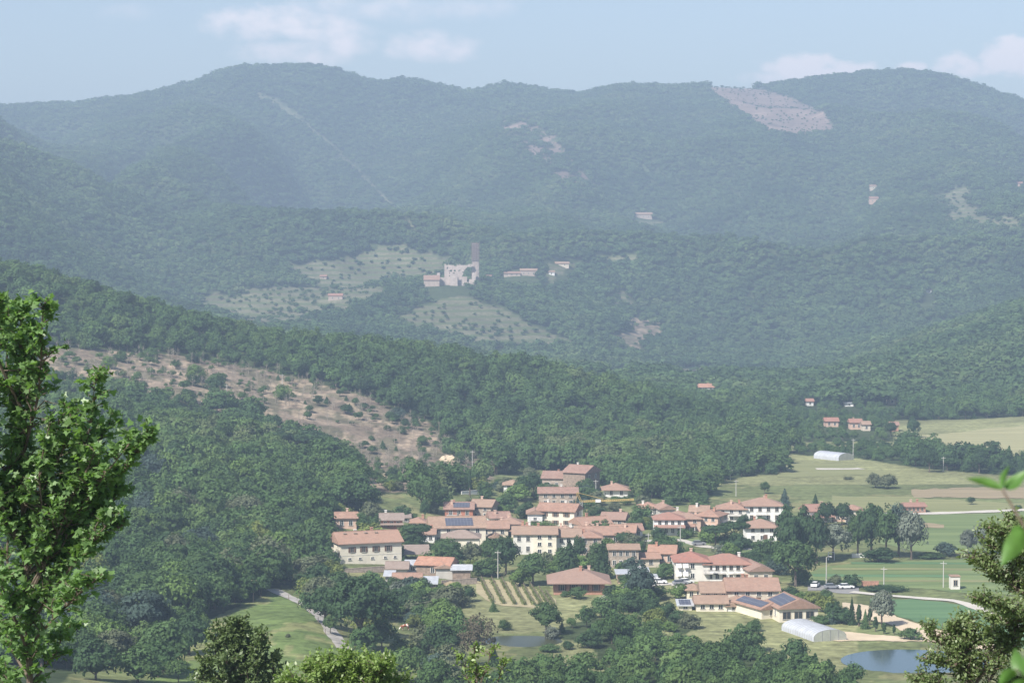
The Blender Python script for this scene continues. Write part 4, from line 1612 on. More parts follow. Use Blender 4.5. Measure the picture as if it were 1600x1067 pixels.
def wall_mesh(kind, w, d, h, rh, mat, found=2.5):
    mb = MB()
    if kind == 'gable':
        mb.prism([(-d / 2, -found), (d / 2, -found), (d / 2, h), (0, h + rh), (-d / 2, h)], -w / 2, w / 2)
    elif kind == 'gablef':
        m2 = MB().prism([(-w / 2, -found), (w / 2, -found), (w / 2, h), (0, h + rh), (-w / 2, h)], -d / 2, d / 2)
        mb.add([(-y, x, z) for x, y, z in m2.v], m2.f)
    elif kind == 'shed':
        mb.prism([(-d / 2, -found), (d / 2, -found), (d / 2, h + rh), (-d / 2, h)], -w / 2, w / 2)
    else:
        mb.box(-w / 2, w / 2, -d / 2, d / 2, -found, h)
    return mb.mesh('wall', mat)


def chimney_mb(x, y, z0, z1):
    mb = MB().box(x - .35, x + .35, y - .3, y + .3, z0, z1)
    return mb.box(x - .45, x + .45, y - .4, y + .4, z1 - .004, z1 + .18)


def roof_z(kind, w, d, h, rh, x, y):
    if kind == 'gable':
        return h + rh * (1 - abs(y) / (d / 2))
    if kind == 'gablef':
        return h + rh * (1 - abs(x) / (w / 2))
    if kind == 'hip':
        m = min(w, d) / 2
        return h + rh * min(1, min(w / 2 - abs(x), d / 2 - abs(y)) / m)
    if kind == 'shed':
        return h + rh * (y + d / 2) / d
    return h


def house(name, label, cat, x, y, wp, d, hp, yaw=0, roof='gable', rmat='orange', wall='cream', wins='f2x3', style='p', chim=1, rh=None, group=None, door=None, solar=None,
          balcony=None, over=.6, wsize=None, ymin=300, found=2.5, pos=None, extra=None, clear=0):
    p = pos or hit(x, y, ymin)
    s = p.y / F_PX
    a = R(yaw)
    vis = a + math.atan2(p.x, p.y)
    w = wp * s / max(.5, math.cos(a))
    h = hp * s
    rh = rh if rh is not None else (.19 * d if roof == 'gable' else .20 * w if roof == 'gablef' else .19 * min(w, d) if roof == 'hip' else .12 * d)
    c = Vector((p.x - math.sin(a) * d / 2, p.y + math.cos(a) * d / 2, p.z))
    BUILDINGS_BLOCK.append((c.x, c.y, max(w, d) * .5 + 1.5))
    BUILDINGS_BLOCK.append((c.x + math.sin(a) * d * .9, c.y - math.cos(a) * d * .9, max(w, d) * .45 + 1.0))
    if p.y > 950:
        for k in (10, 20, 30, 42, 54):
            BUILDINGS_BLOCK.append((c.x * (1 - k / c.y), c.y - d / 2 - k, w * .5 + 4))
    for k in range(6, clear + 1, 5):
        BUILDINGS_BLOCK.append((c.x * (1 - k / c.y), c.y - d / 2 - k, w * .5 + 1.5))
    r = empty(name, c, a, label, cat, group)
    link('wall', wall_mesh(roof, w, d, h, rh, MT[wall], found), r)
    ro = link('roof', roof_mesh(roof, w, d, h, rh, over, MT[rmat]), r)
    rg = random.Random(hash((round(x), round(y))) & 0xffff)
    for k in range(chim):
        cx, cy = rg.uniform(-.32, .32) * w, rg.uniform(-.2, .25) * d
        z = roof_z(roof, w, d, h, rh, cx, cy)
        chimney_mb(cx, cy, z - .6, z + 1.3).build('chimney', MT[rg.choice(['pink', 'offwhite', 'brick'])], ro)
    for spec in wins.split():
        f = spec[0]
        nr, ncol = spec[1:].split('x')
        nr, ncol = int(nr), int(ncol)
        st = h / max(nr, 1)
        span = w if f in 'fb' else d
        for i in range(nr):
            for j in range(ncol):
                t = ((j + .5) / ncol * 2 - 1) * .88
                ww, wh = wsize or (min(1.05, span / ncol * .42), min(1.5, st * .5))
                P, an = face_pt(f, w, d, t, st * i + st * .32)
                put_window(r, *P, an, ww, wh, style)
    if door:
        f, t = door
        P, an = face_pt(f, w, d, t, 0, .03)
        q = MB().box(-.5, .5, -.05, .05, 0, 2.1)
        q.box(-.62, -.5, -.08, .06, 0, 2.2).box(.5, .62, -.08, .06, 0, 2.2).box(-.5, .5, -.08, .06, 2.1, 2.2)
        q.build('door', MT['door'], r, P, an)
    if solar:
        x0, x1, k0, k1 = solar
        if roof == 'gablef':       # on the left slope
            ang = math.atan2(rh, w / 2)
            L_ = math.hypot(rh, w / 2)
            q = MB().box((x0 - .5) * d, (x1 - .5) * d, L_ * k0, L_ * k1, .24, .33)
            o = q.build('solar_panels', MT['solar'], ro)
            o.matrix_local = Matrix.Translation((-w / 2, 0, h)) @ Matrix.Rotation(-math.pi / 2, 4, 'Z') @ Matrix.Rotation(ang, 4, 'X')
        else:
            dd = d / 2 if roof != 'shed' else d
            rr = rh if roof != 'hip' else rh * (d / 2) / (min(w, d) / 2)
            ang = math.atan2(rr, dd)
            L_ = math.hypot(rr, dd)
            q = MB().box((x0 - .5) * w, (x1 - .5) * w, L_ * k0, L_ * k1, .26, .34)
            o = q.build('solar_panels', MT['solar'], ro, (0, -d / 2, h))
            o.rotation_euler = (ang, 0, 0)
    for (f, t, z, bw) in balcony or ():
        P, an = face_pt(f, w, d, t, z * h)
        q = MB().box(-bw / 2, bw / 2, -1.2, -.004, -.15, 0)
        b = q.build('balcony', MT['concrete'], r, P, an)
        ra = MB()
        ra.box(-bw / 2, bw / 2, -1.2, -1.14, .95, 1.02)
        n = max(3, int(bw / .35))
        for k in range(n + 1):
            xx = -bw / 2 + .03 + (bw - .06) * k / n
            ra.box(xx - .02, xx + .02, -1.19, -1.15, 0, .95)
        ra.box(-bw / 2, -bw / 2 + .05, -1.14, 0, .95, 1.02).box(bw / 2 - .05, bw / 2, -1.14, 0, .95, 1.02)
        ra.build('railing', MT['rail'], b)
    if extra:
        extra(r, w, d, h, rh, s)
    return r


def skirt_roof(mat, face='f', t0=-1.0, t1=1.0, z=.5, depth=1.8, posts=False):
    """a lean-to roof along one wall"""
    def f(r, w, d, h, rh, s):
        zz = z * h
        x0, x1 = t0 * w / 2 - .3, t1 * w / 2 + .3
        q = MB().prism([(-d / 2 - depth, zz - depth * .28), (-d / 2 - .004, zz), (-d / 2 - .004, zz + .18), (-d / 2 - depth, zz - depth * .28 + .18)], x0, x1)
        q.build('porch_roof', MT[mat], r)
        if posts:
            for k in range(4):
                xx = x0 + .3 + (x1 - x0 - .6) * k / 3
                MB().box(xx - .12, xx + .12, -d / 2 - depth + .1, -d / 2 - depth + .34, -2, zz - depth * .28 + .05).build('post', MT['offwhite'], r)
    return f


def awnings(r, w, d, h, rh, s):
    for i, zz in enumerate((.30, .72)):
        for k in range(2):
            xx = -w / 2 + .9 + k * 1.9
            q = MB().prism([(-d / 2 - 1.25, zz * h), (-d / 2 - .01, zz * h + 1.3), (-d / 2 - .01, zz * h + 1.36), (-d / 2 - 1.25, zz * h + .06)], xx - .75, xx + .75)
            q.build('awning', MT['awning'], r)


def dormers(r, w, d, h, rh, s):
    for t in (-.72, -.38, -.04, .30):
        q = MB().prism([(-1.6, h + rh - .75), (-.7, h + rh - .75), (-.7, h + rh - .02), (-1.75, h + rh - .12), ], t * w / 2 - .45, t * w / 2 + .45)
        q.build('roof_hatch', MT['darkstone'], r)


def two_rows(r, w, d, h, rh, s):
    for t in (-.62, -.24, .16, .56):
        P, an = face_pt('f', w, d, t, h * .58)
        put_window(r, *P, an, 1.05, 1.5, 's2'[0])
    for t in (-.70, -.36, .04, .46, .78):
        P, an = face_pt('f', w, d, t, h * .24)
        put_window(r, *P, an, .75, .55, 'w')
    MB().box(-w / 2, w / 2, -d / 2 - .05, -d / 2 + .02, h * .43, h * .45).build('string_course', MT['offwhite'], r)


def big_openings(r, w, d, h, rh, s):
    for t in (-.62, -.02, .58):
        P, an = face_pt('f', w, d, t, h * .22)
        put_window(r, *P, an, 2.0, 1.7, 'n')


H = 'house'
HOUSES = [
    ('barn', 'long cream barn with orange roof and two rows of front windows', 'barn', 580, 881, 94, 11, 34, 20, dict(rmat='bright', wall='cream', wins='l1x1', chim=2, extra='barn', rh=2.5, clear=26, )),
    ('house', 'small pinkish house with orange roof behind the barn, leftmost in the village', H, 541, 826, 32, 7, 17, 5, dict(wall='pink', wins='f1x2')),
    ('house', 'low house with grey brown roof and red walls behind the barn', H, 612, 826, 34, 8, 14, 4, dict(rmat='greyroof', wall='red', wins='f1x3', extra='porch_grey')),
    ('shed', 'small grey roofed annex right of the red walled low house', 'shed', 634, 816, 13, 5, 7, 4, dict(rmat='greyroof', wall='grey', wins='f1x1', chim=0, roof='shed')),
    ('cottage', 'cottage with orange hip roof partly hidden by the dark umbrella pine', H, 653, 829, 24, 8, 13, 0, dict(roof='hip', rmat='bright', wall='cream', wins='f1x2')),
    ('cottage', 'tiny white cottage with orange roof below the umbrella pine', H, 668, 847, 22, 6, 13, 0, dict(wall='white', wins='f1x2')),
    ('house', 'red walled house with blue solar panels on a brown roof', H, 717, 809, 44, 9, 14, 0, dict(rmat='brown', wall='red', wins='f1x3', solar=(.30, .88, .15, .85), chim=2, balcony=[('f', -.5, .35, 3.5)])),
    ('house', 'stone house with brown roof attached right of the red solar house', H, 751, 809, 32, 9, 18, -14, dict(rmat='tanroof', wall='stone', wins='f2x2 r2x1')),
    ('house', 'wide cream house with large solar array on its pinkish roof', H, 716, 848, 86, 13, 24, 6, dict(rmat='tanroof', wall='cream', wins='f2x5', solar=(.28, .78, .12, .82), rh=2.6, clear=10)),
    ('house', 'cream house with grey brown hip roof below the solar roofed house', H, 720, 860, 58, 9, 20, 0, dict(roof='hip', rmat='greyroof', wall='cream', wins='f1x2', chim=0)),
    ('house', 'low house with orange gable roof right of the wide solar house', H, 772, 838, 44, 9, 13, 0, dict(rmat='orange', wall='tan', wins='f1x3')),
    ('house', 'house with hipped orange roof behind the row houses', H, 798, 833, 36, 9, 15, 0, dict(roof='hip', rmat='orange', wall='cream', wins='f1x3')),
    ('house', 'house with broad orange roof directly behind the grey row house', H, 820, 841, 42, 8, 12, -8, dict(roof='hip', rmat='orange', wall='tan', wins='f1x2', chim=2)),
    ('cottage', 'little white gabled cottage between dark trees left of the row houses', H, 773, 851, 15, 6, 12, 0, dict(roof='gablef', rmat='tanroof', wall='white', wins='f1x1', chim=0)),
    ('row_house', 'grey end house of the three storey row', H, 818, 866, 32, 9, 32, 0, dict(rmat='tanroof', wall='offwhite', wins='f2x2', chim=1, clear=16)),
    ('row_house', 'cream middle house of the row with three storeys of windows', H, 851, 867, 37, 9, 33, 0, dict(rmat='tanroof', wall='cream', wins='f3x2', chim=1, clear=16)),
    ('row_house', 'pale grey house of the row standing behind the slim dark tree', H, 888, 866, 38, 9, 28, 0, dict(rmat='tanroof', wall='offwhite', wins='f2x3', chim=1)),
    ('row_house', 'stone house at the right end of the row between dark firs', H, 922, 867, 36, 9, 28, 0, dict(roof='hip', rmat='orange', wall='stone', wins='f2x2', chim=1)),
    ('house', 'long low house with orange roof and brown wall right of the row', H, 940, 851, 66, 10, 16, 0, dict(rmat='orange', wall='stone', wins='f1x4', chim=2)),
    ('house', 'house with bright orange roof at the right end of the roof cluster', H, 972, 843, 38, 9, 12, -8, dict(rmat='bright', wall='tan', wins='f1x2')),
    ('house', 'house with small hipped orange roof just above the row houses', H, 883, 843, 38, 8, 12, 0, dict(roof='hip', rmat='orange', wall='tan', wins='f1x2', chim=2)),
    ('house', 'low hip roofed house squeezed between the grey row house and the slope above', H, 842, 846, 32, 8, 11, 5, dict(roof='hip', rmat='orange', wall='offwhite', wins='f1x2', chim=1)),
    ('house', 'narrow white house with tan roof behind the stone end of the row', H, 912, 846, 28, 8, 14, -6, dict(rmat='tanroof', wall='white', wins='f1x2', chim=1)),
    ('house', 'white walled house with brown roof behind the solar roofed house, right side', H, 782, 822, 30, 8, 13, 10, dict(rmat='brown', wall='white', wins='f1x2', chim=1)),
    ('house', 'white house with orange roof between the red roofed house and the brick red one', H, 1062, 820, 28, 8, 14, 0, dict(roof='hip', rmat='orange', wall='white', wins='f1x2', chim=1)),
    ('house', 'white house with tan roof behind the brownish balcony house', H, 1092, 813, 28, 8, 14, -8, dict(rmat='tanroof', wall='white', wins='f1x2', chim=1)),
    ('house', 'small white house with brown roof at the right of the long orange roof', H, 992, 840, 24, 8, 12, 6, dict(rmat='brown', wall='white', wins='f1x2', chim=0)),
    ('house', 'white house with gable wall and bright orange roof beside the crane mast', H, 934, 831, 46, 10, 12, 26, dict(rmat='bright', wall='white', wins='f1x3 l1x2')),
    ('house', 'brown roofed stone house behind the white gabled one by the crane', H, 957, 822, 36, 9, 11, -12, dict(rmat='brown', wall='stone', wins='f1x3')),
    ('house', 'cream house with orange roof left of the crane, grey right wall', H, 868, 823, 58, 10, 25, -16, dict(rmat='orange', wall='cream', wins='f2x3 r2x1', style='s', chim=2)),
    ('annex', 'white gabled annex with porch joined to the cream house by the crane', 'annex', 836, 821, 23, 9, 19, 0, dict(roof='gablef', rmat='orange', wall='white', wins='f1x1', chim=0, balcony=[('f', -.2, .45, 3.0)])),
    ('stone_house', 'big stone house with brown roof highest in the village', H, 876, 766, 58, 11, 19, -10, dict(rmat='brown', wall='stone', wins='f1x4', chim=3)),
    ('stone_house', 'taller dark stone house behind the highest stone house', H, 897, 768, 34, 12, 30, -30, dict(rmat='brown', wall='darkstone', wins='r2x2', chim=1)),
    ('stone_house', 'lower stone wing with small windows below the highest stone house', H, 872, 790, 60, 8, 20, 0, dict(rmat='brown', wall='stone', wins='f2x4', chim=1)),
    ('house', 'small white house with tan roof left of the stone houses', H, 801, 774, 28, 8, 17, 0, dict(roof='hip', rmat='tanroof', wall='white', wins='f2x2', chim=0)),
    ('house', 'pavilion house with wide hipped orange roof and white walls below the wood', H, 963, 777, 36, 10, 13, 0, dict(roof='hip', rmat='orange', wall='white', wins='f1x2', over=1.2)),
    ('cottage', 'cottage with hipped orange roof and white porch left of the grey gabled house', H, 1014, 807, 30, 9, 14, 0, dict(roof='hip', rmat='bright', wall='offwhite', wins='f1x3', chim=1)),
    ('house', 'grey gabled house with blank front and orange roof', H, 1043, 811, 24, 10, 16, 8, dict(roof='gablef', rmat='orange', wall='grey', wins='r1x2', chim=1)),
    ('house', 'white house with red hip roof and a second red roof at mid height', H, 1046, 836, 46, 9, 25, 0, dict(roof='hip', rmat='redroof', wall='white', wins='f2x4', chim=0, extra='skirt_red')),
    ('house', 'brick red house with orange roof and lower porch roof', H, 1078, 830, 34, 9, 20, 0, dict(roof='hip', rmat='orange', wall='pink', wins='f2x2', extra='skirt_orange')),
    ('house', 'brownish house with orange roof and balconies on its right side', H, 1103, 828, 36, 10, 22, -24, dict(roof='hip', rmat='orange', wall='pink', wins='f2x3 r2x2', balcony=[('r', 0, .5, 6)])),
    ('house', 'small white gabled house with grey roof', H, 1122, 824, 17, 8, 16, 8, dict(roof='gablef', rmat='greyroof', wall='white', wins='f1x1', chim=0)),
    ('house', 'white house with orange roof left of the white balcony house', H, 1143, 815, 46, 10, 20, -6, dict(roof='hip', rmat='orange', wall='offwhite', wins='f2x3', balcony=[('f', .2, .5, 4)], chim=2)),
    ('house', 'white block house with orange hip roof, central balcony and brown windows', H, 1194, 815, 60, 11, 25, 0, dict(roof='hip', rmat='orange', wall='white', wins='f2x4', style='n', balcony=[('f', -.16, .45, 3.4)], chim=2)),
    ('house', 'cream white house with wide hipped orange roof below the white block house', H, 1191, 846, 50, 10, 23, 0, dict(roof='hip', rmat='orange', wall='white', wins='f2x3', door=('f', .2), over=1.0, chim=1)),
    ('house', 'white house with two stepped red roofs behind the poplars', H, 1283, 816, 36, 9, 18, 14, dict(rmat='redroof', wall='white', wins='f2x2', extra='skirt_red', chim=1)),
    ('house', 'small cream house with orange roof right of the dark round trees', H, 1336, 818, 24, 8, 22, 0, dict(roof='hip', rmat='orange', wall='cream', wins='f2x2', chim=0)),
    ('house', 'low brick house with red roof half hidden by the dark round trees', H, 1314, 815, 24, 8, 14, 0, dict(roof='hip', rmat='redroof', wall='pink', wins='f1x2', chim=1)),
    ('ruined_house', 'overgrown brick ruin with sagging roof beside the pale road', 'ruin', 1431, 801, 31, 7, 10, 4, dict(rmat='redroof', wall='brick', wins='f1x4', style='n', chim=2, rh=.8)),
    ('stone_house', 'old weathered stone house with flat tan roof between trees', H, 975, 887, 46, 9, 29, 0, dict(rmat='tanroof', wall='stone', wins='f2x4', chim=0, rh=.9)),
    ('house', 'house with orange roofs at two levels right of the old stone house', H, 1034, 882, 40, 9, 18, -8, dict(rmat='bright', wall='pink', wins='f1x3', chim=1)),
    ('annex', 'low annex with orange lean-to roof in front of the two level house', 'annex', 1017, 886, 28, 6, 14, 8, dict(rmat='bright', wall='tan', wins='f1x1', chim=0)),
    ('apartment_house', 'apartment house with red hip roof, blank grey white wall and white awnings', 'apartments', 1082, 908, 54, 12, 31, 0, dict(roof='hip', rmat='redroof', wall='offwhite', wins='f2x1', extra='awnings', chim=1, clear=18)),
    ('apartment_house', 'white apartment house with red roof, balconies and dark windows', 'apartments', 1137, 908, 74, 11, 27, 0, dict(roof='hip', rmat='redroof', wall='white', wins='f2x6', style='n', balcony=[('f', -.72, .48, 4), ('f', -.36, .48, 3.5), ('f', .62, .48, 5.5)], chim=1, clear=18)),
    ('barn', 'tan stone barn with brown gable roof right of the apartments', 'barn', 1189, 913, 36, 12, 22, 8, dict(roof='gablef', rmat='brown', wall='tan', wins='f1x2', chim=0)),
    ('row_house', 'house with tan roof at the left of the lower row', H, 1118, 945, 42, 10, 20, 0, dict(rmat='tanroof', wall='tan', wins='f2x3', chim=0)),
    ('row_house', 'long house with orange roof at the right of the lower row', H, 1177, 946, 80, 12, 24, 0, dict(rmat='orange', wall='tan', wins='f2x4', chim=2, door=('f', .2))),
    ('house', 'small cream house with tan hip roof at the left end of the lower row', H, 1086, 936, 26, 7, 15, 0, dict(roof='hip', rmat='tanroof', wall='cream', wins='f1x2', chim=0)),
    ('outbuilding', 'low cream outbuilding with orange tan roof in front of the lower row', 'outbuilding', 1112, 955, 48, 7, 13, 0, dict(rmat='tanroof', wall='cream', wins='f1x3', chim=0, clear=24)),
    ('outbuilding', 'low white gabled outbuilding left of the solar barns', 'outbuilding', 1156, 955, 40, 8, 9, 0, dict(roof='gablef', rmat='tanroof', wall='white', wins='f1x2', chim=0)),
    ('outbuilding', 'lean-to covered by blue solar panels at the left end of the outbuildings', 'outbuilding', 1071, 953, 20, 5, 7, 0, dict(roof='shed', rmat='tin', wall='cream', wins='f1x1', solar=(.05, .95, .05, .95), chim=0)),
    ('barn', 'left one of the two barns with solar panels on the roof', 'barn', 1206, 966, 34, 14, 16, 24, dict(roof='gablef', rmat='orange', wall='cream', wins='f1x1', solar=(.05, .95, .1, .92), chim=0)),
    ('barn', 'right one of the two solar barns with three dark front openings', 'barn', 1248, 971, 62, 12, 22, 10, dict(roof='gablef', rmat='orange', wall='cream', wins='l1x2', solar=(.05, .95, .12, .92), chim=0, extra='openings', clear=20)),
    ('villa', 'brick pink villa with broad brown hip roof and shaded porch', H, 905, 929, 80, 13, 22, 0, dict(roof='hip', rmat='brown', wall='brick', wins='f1x4', style='s', over=1.8, clear=26, chim=2, door=('f', -.2))),
    ('house', 'flat roofed house with orange wall and yellow corner block', H, 983, 911, 36, 8, 14, 0, dict(roof='flat', rmat='tin', wall='pink', wins='f1x2', chim=0, clear=22)),
    ('annex', 'bright yellow block at the right of the flat roofed house', 'annex', 1005, 911, 14, 7, 18, 0, dict(roof='flat', rmat='tin', wall='yellow', wins='f1x1', chim=0, clear=22)),
    ('hut', 'white hut right of the yellow block', 'hut', 1019, 911, 12, 5, 9, 0, dict(roof='flat', rmat='tin', wall='white', wins='', chim=0)),
    ('shed', 'shed with orange roof of two levels right of the barn', 'shed', 676, 900, 52, 8, 18, -14, dict(rmat='bright', wall='darkstone', wins='f1x1', chim=0)),
    ('shed', 'grey concrete shed in front of the orange roofed shed', 'shed', 694, 904, 26, 6, 17, 0, dict(roof='gablef', rmat='tanroof', wall='grey', wins='', chim=0, rh=.6)),
    ('shed', 'brown shed with grey sheet roof at the right end of the sheds', 'shed', 721, 908, 28, 7, 18, 0, dict(roof='gable', rmat='tin', wall='darkstone', wins='', chim=0, rh=.8)),
    ('shed', 'grey roofed shed just below the right corner of the barn', 'shed', 620, 896, 32, 7, 8, 0, dict(rmat='greyroof', wall='grey', wins='', chim=0)),
    ('hut', 'small hut with white sheet roof between barn and sheds', 'hut', 645, 894, 22, 5, 11, 0, dict(roof='shed', rmat='tin', wall='offwhite', wins='f1x1', chim=0)),
    ('shed', 'low white shed with orange roof and dark doors below the barn', 'shed', 636, 914, 42, 5, 11, 0, dict(rmat='orange', wall='offwhite', wins='f1x2', chim=0, door=('f', .4))),
    ('lean_to', 'lean-to of pale metal sheets at the front of the sheds', 'lean-to', 668, 917, 26, 6, 5, 0, dict(roof='shed', rmat='tin', wall='darkstone', wins='', chim=0, rh=.9)),
    ('lean_to', 'lean-to with pale sheet left of the low white shed', 'lean-to', 608, 909, 12, 5, 9, 0, dict(roof='shed', rmat='tin', wall='grey', wins='', chim=0, rh=.6)),
    ('hut', 'small white transformer hut with one dark window among the crops', 'hut', 1493, 921, 14, 3, 20, 0, dict(roof='flat', rmat='tanroof', wall='offwhite', wins='f1x1', chim=0, over=.15, style='n')),
    ('house', 'lone farmhouse with orange roof above the wood edge across the valley', H, 1103, 612, 26, 10, 7, 0, dict(rmat='bright', wall='white', wins='f1x3', chim=1, group='far farmhouses')),
    ('house', 'low pale building with white end at the edge of the far wood', H, 1143, 644, 20, 7, 5, 0, dict(roof='flat', rmat='tanroof', wall='white', wins='f1x1', chim=0, group='far farmhouses')),
    ('house', 'small white house with red roof leftmost in the far hamlet', H, 1266, 634, 10, 7, 7, 0, dict(rmat='redroof', wall='white', wins='f1x1', chim=0, group='far hamlet')),
    ('house', 'white flat house above the hamlet, right of the red roofed one', H, 1327, 635, 13, 7, 5, 0, dict(roof='flat', rmat='tin', wall='white', wins='f1x1', chim=0, group='far hamlet')),
    ('house', 'brown house with orange roof high at the right of the far hamlet', H, 1394, 632, 12, 8, 9, 0, dict(rmat='orange', wall='tan', wins='f1x1', chim=0, group='far hamlet')),
    ('house', 'low house with pink roof at the left of the hamlet by the stream trees', H, 1300, 667, 20, 8, 9, 0, dict(rmat='redroof', wall='pink', wins='f1x2', chim=0, group='far hamlet')),
    ('house', 'pink walled house with red roof in the middle of the far hamlet', H, 1338, 671, 18, 8, 11, 0, dict(rmat='redroof', wall='pink', wins='f1x2', chim=1, group='far hamlet')),
    ('house', 'tan house with low roof right beside the pink one in the hamlet', H, 1354, 673, 12, 7, 10, 0, dict(rmat='tanroof', wall='tan', wins='f1x1', chim=0, group='far hamlet')),
    ('house', 'brown house with dark wall at the right end of the far hamlet', H, 1398, 674, 12, 7, 10, 0, dict(rmat='brown', wall='brick', wins='f1x1', chim=0, group='far hamlet')),
    ('farmhouse', 'lone stone farmhouse high on the mountain right of the castle', H, 1006, 342, 26, 14, 7, 0, dict(rmat='tanroof', wall='castlehouse', wins='f1x3', chim=0, ymin=1500, group='mountain farms')),
    ('farmhouse', 'pinkish house with red roof on the right mountain flank', H, 1366, 317, 13, 12, 7, 0, dict(rmat='redroof', wall='pink', wins='f1x2', chim=0, ymin=1500, group='mountain farms')),
    ('farmhouse', 'small tan house just above the red roofed one on the right flank', H, 1365, 296, 10, 10, 5, 0, dict(rmat='tanroof', wall='tan', wins='f1x1', chim=0, ymin=1500, group='mountain farms')),
    ('farmhouse', 'small pink house alone in the forest low on the right', H, 1452, 458, 8, 7, 5, 0, dict(rmat='redroof', wall='white', wins='f1x1', chim=0, ymin=1500, group='mountain farms')),
    ('farmhouse', 'reddish house at the right edge of the mountain forest', H, 1592, 292, 14, 12, 5, 0, dict(rmat='redroof', wall='pink', wins='f1x2', chim=0, ymin=1500, group='mountain farms')),
    ('farmhouse', 'stone farm with tan roof right of the castle, larger block', H, 826, 431, 26, 11, 8, 0, dict(rmat='tanroof', wall='castlehouse', wins='f1x3', chim=0, ymin=1500, group='hamlet by the castle')),
    ('farmhouse', 'long low stone farm wing between the castle and the larger farm block', H, 800, 432, 26, 9, 5, 0, dict(rmat='brown', wall='castlehouse', wins='f1x3', chim=0, ymin=1500, group='hamlet by the castle')),
    ('cottage', 'tiny white cottage with red roof just right of the castle', H, 763, 436, 9, 7, 4, 0, dict(rmat='redroof', wall='white', wins='f1x1', chim=0, ymin=1500, group='hamlet by the castle')),
    ('farmhouse', 'tan farm building on the slope furthest right of the castle hamlet', H, 877, 416, 24, 10, 4, 0, dict(rmat='tanroof', wall='tan', wins='f1x2', chim=0, ymin=1500, group='hamlet by the castle')),
    ('cottage', 'small pale cottage below the furthest right farm of the castle hamlet', H, 862, 430, 9, 8, 5, 0, dict(rmat='tanroof', wall='white', wins='f1x1', chim=0, ymin=1500, group='hamlet by the castle')),
    ('farmhouse', 'stone farm on the terraces left of the castle', H, 524, 469, 22, 10, 7, 0, dict(rmat='redroof', wall='castlehouse', wins='f1x2', chim=0, ymin=1500, group='terrace farms')),
    ('cottage', 'tiny reddish cottage on the upper terrace left of the castle', H, 505, 436, 10, 8, 4, 0, dict(rmat='redroof', wall='castlehouse', wins='f1x1', chim=0, ymin=1500, group='terrace farms')),
]
EXTRAS = {'porch_grey': skirt_roof('greyroof', z=.6, depth=1.4), 'skirt_red': skirt_roof('redroof', z=.62, depth=2.2), 'skirt_orange': skirt_roof('orange', z=.55, depth=2.2, t1=.4, posts=True),
          'awnings': awnings, 'openings': big_openings}


def barn_extra(*a):
    dormers(*a)
    two_rows(*a)


EXTRAS['barn'] = barn_extra


def houses():
    for name, label, cat, x, y, wp, d, hp, yaw, kw in HOUSES:
        kw = dict(kw)
        if isinstance(kw.get('extra'), str):
            kw['extra'] = EXTRAS[kw['extra']]
        house(name, label, cat, x, y, wp, d, hp, yaw, **kw)


def grid_wall(mb, rows, cell, x0, y0, z0, thick, mi=0):
    """upright wall from a text pattern: each run of # in a row becomes a block; rows from the top"""
    n = len(rows)
    for i, row in enumerate(rows):
        j = 0
        while j < len(row):
            if row[j] == '#':
                k = j
                while k < len(row) and row[k] == '#':
                    k += 1
                g = .003 * (i % 2)
                mb.box(x0 + j * cell, x0 + k * cell, y0 + g, y0 + thick - g, z0 + (n - 1 - i) * cell, z0 + (n - i) * cell, mi)
                j = k
            else:
                j += 1


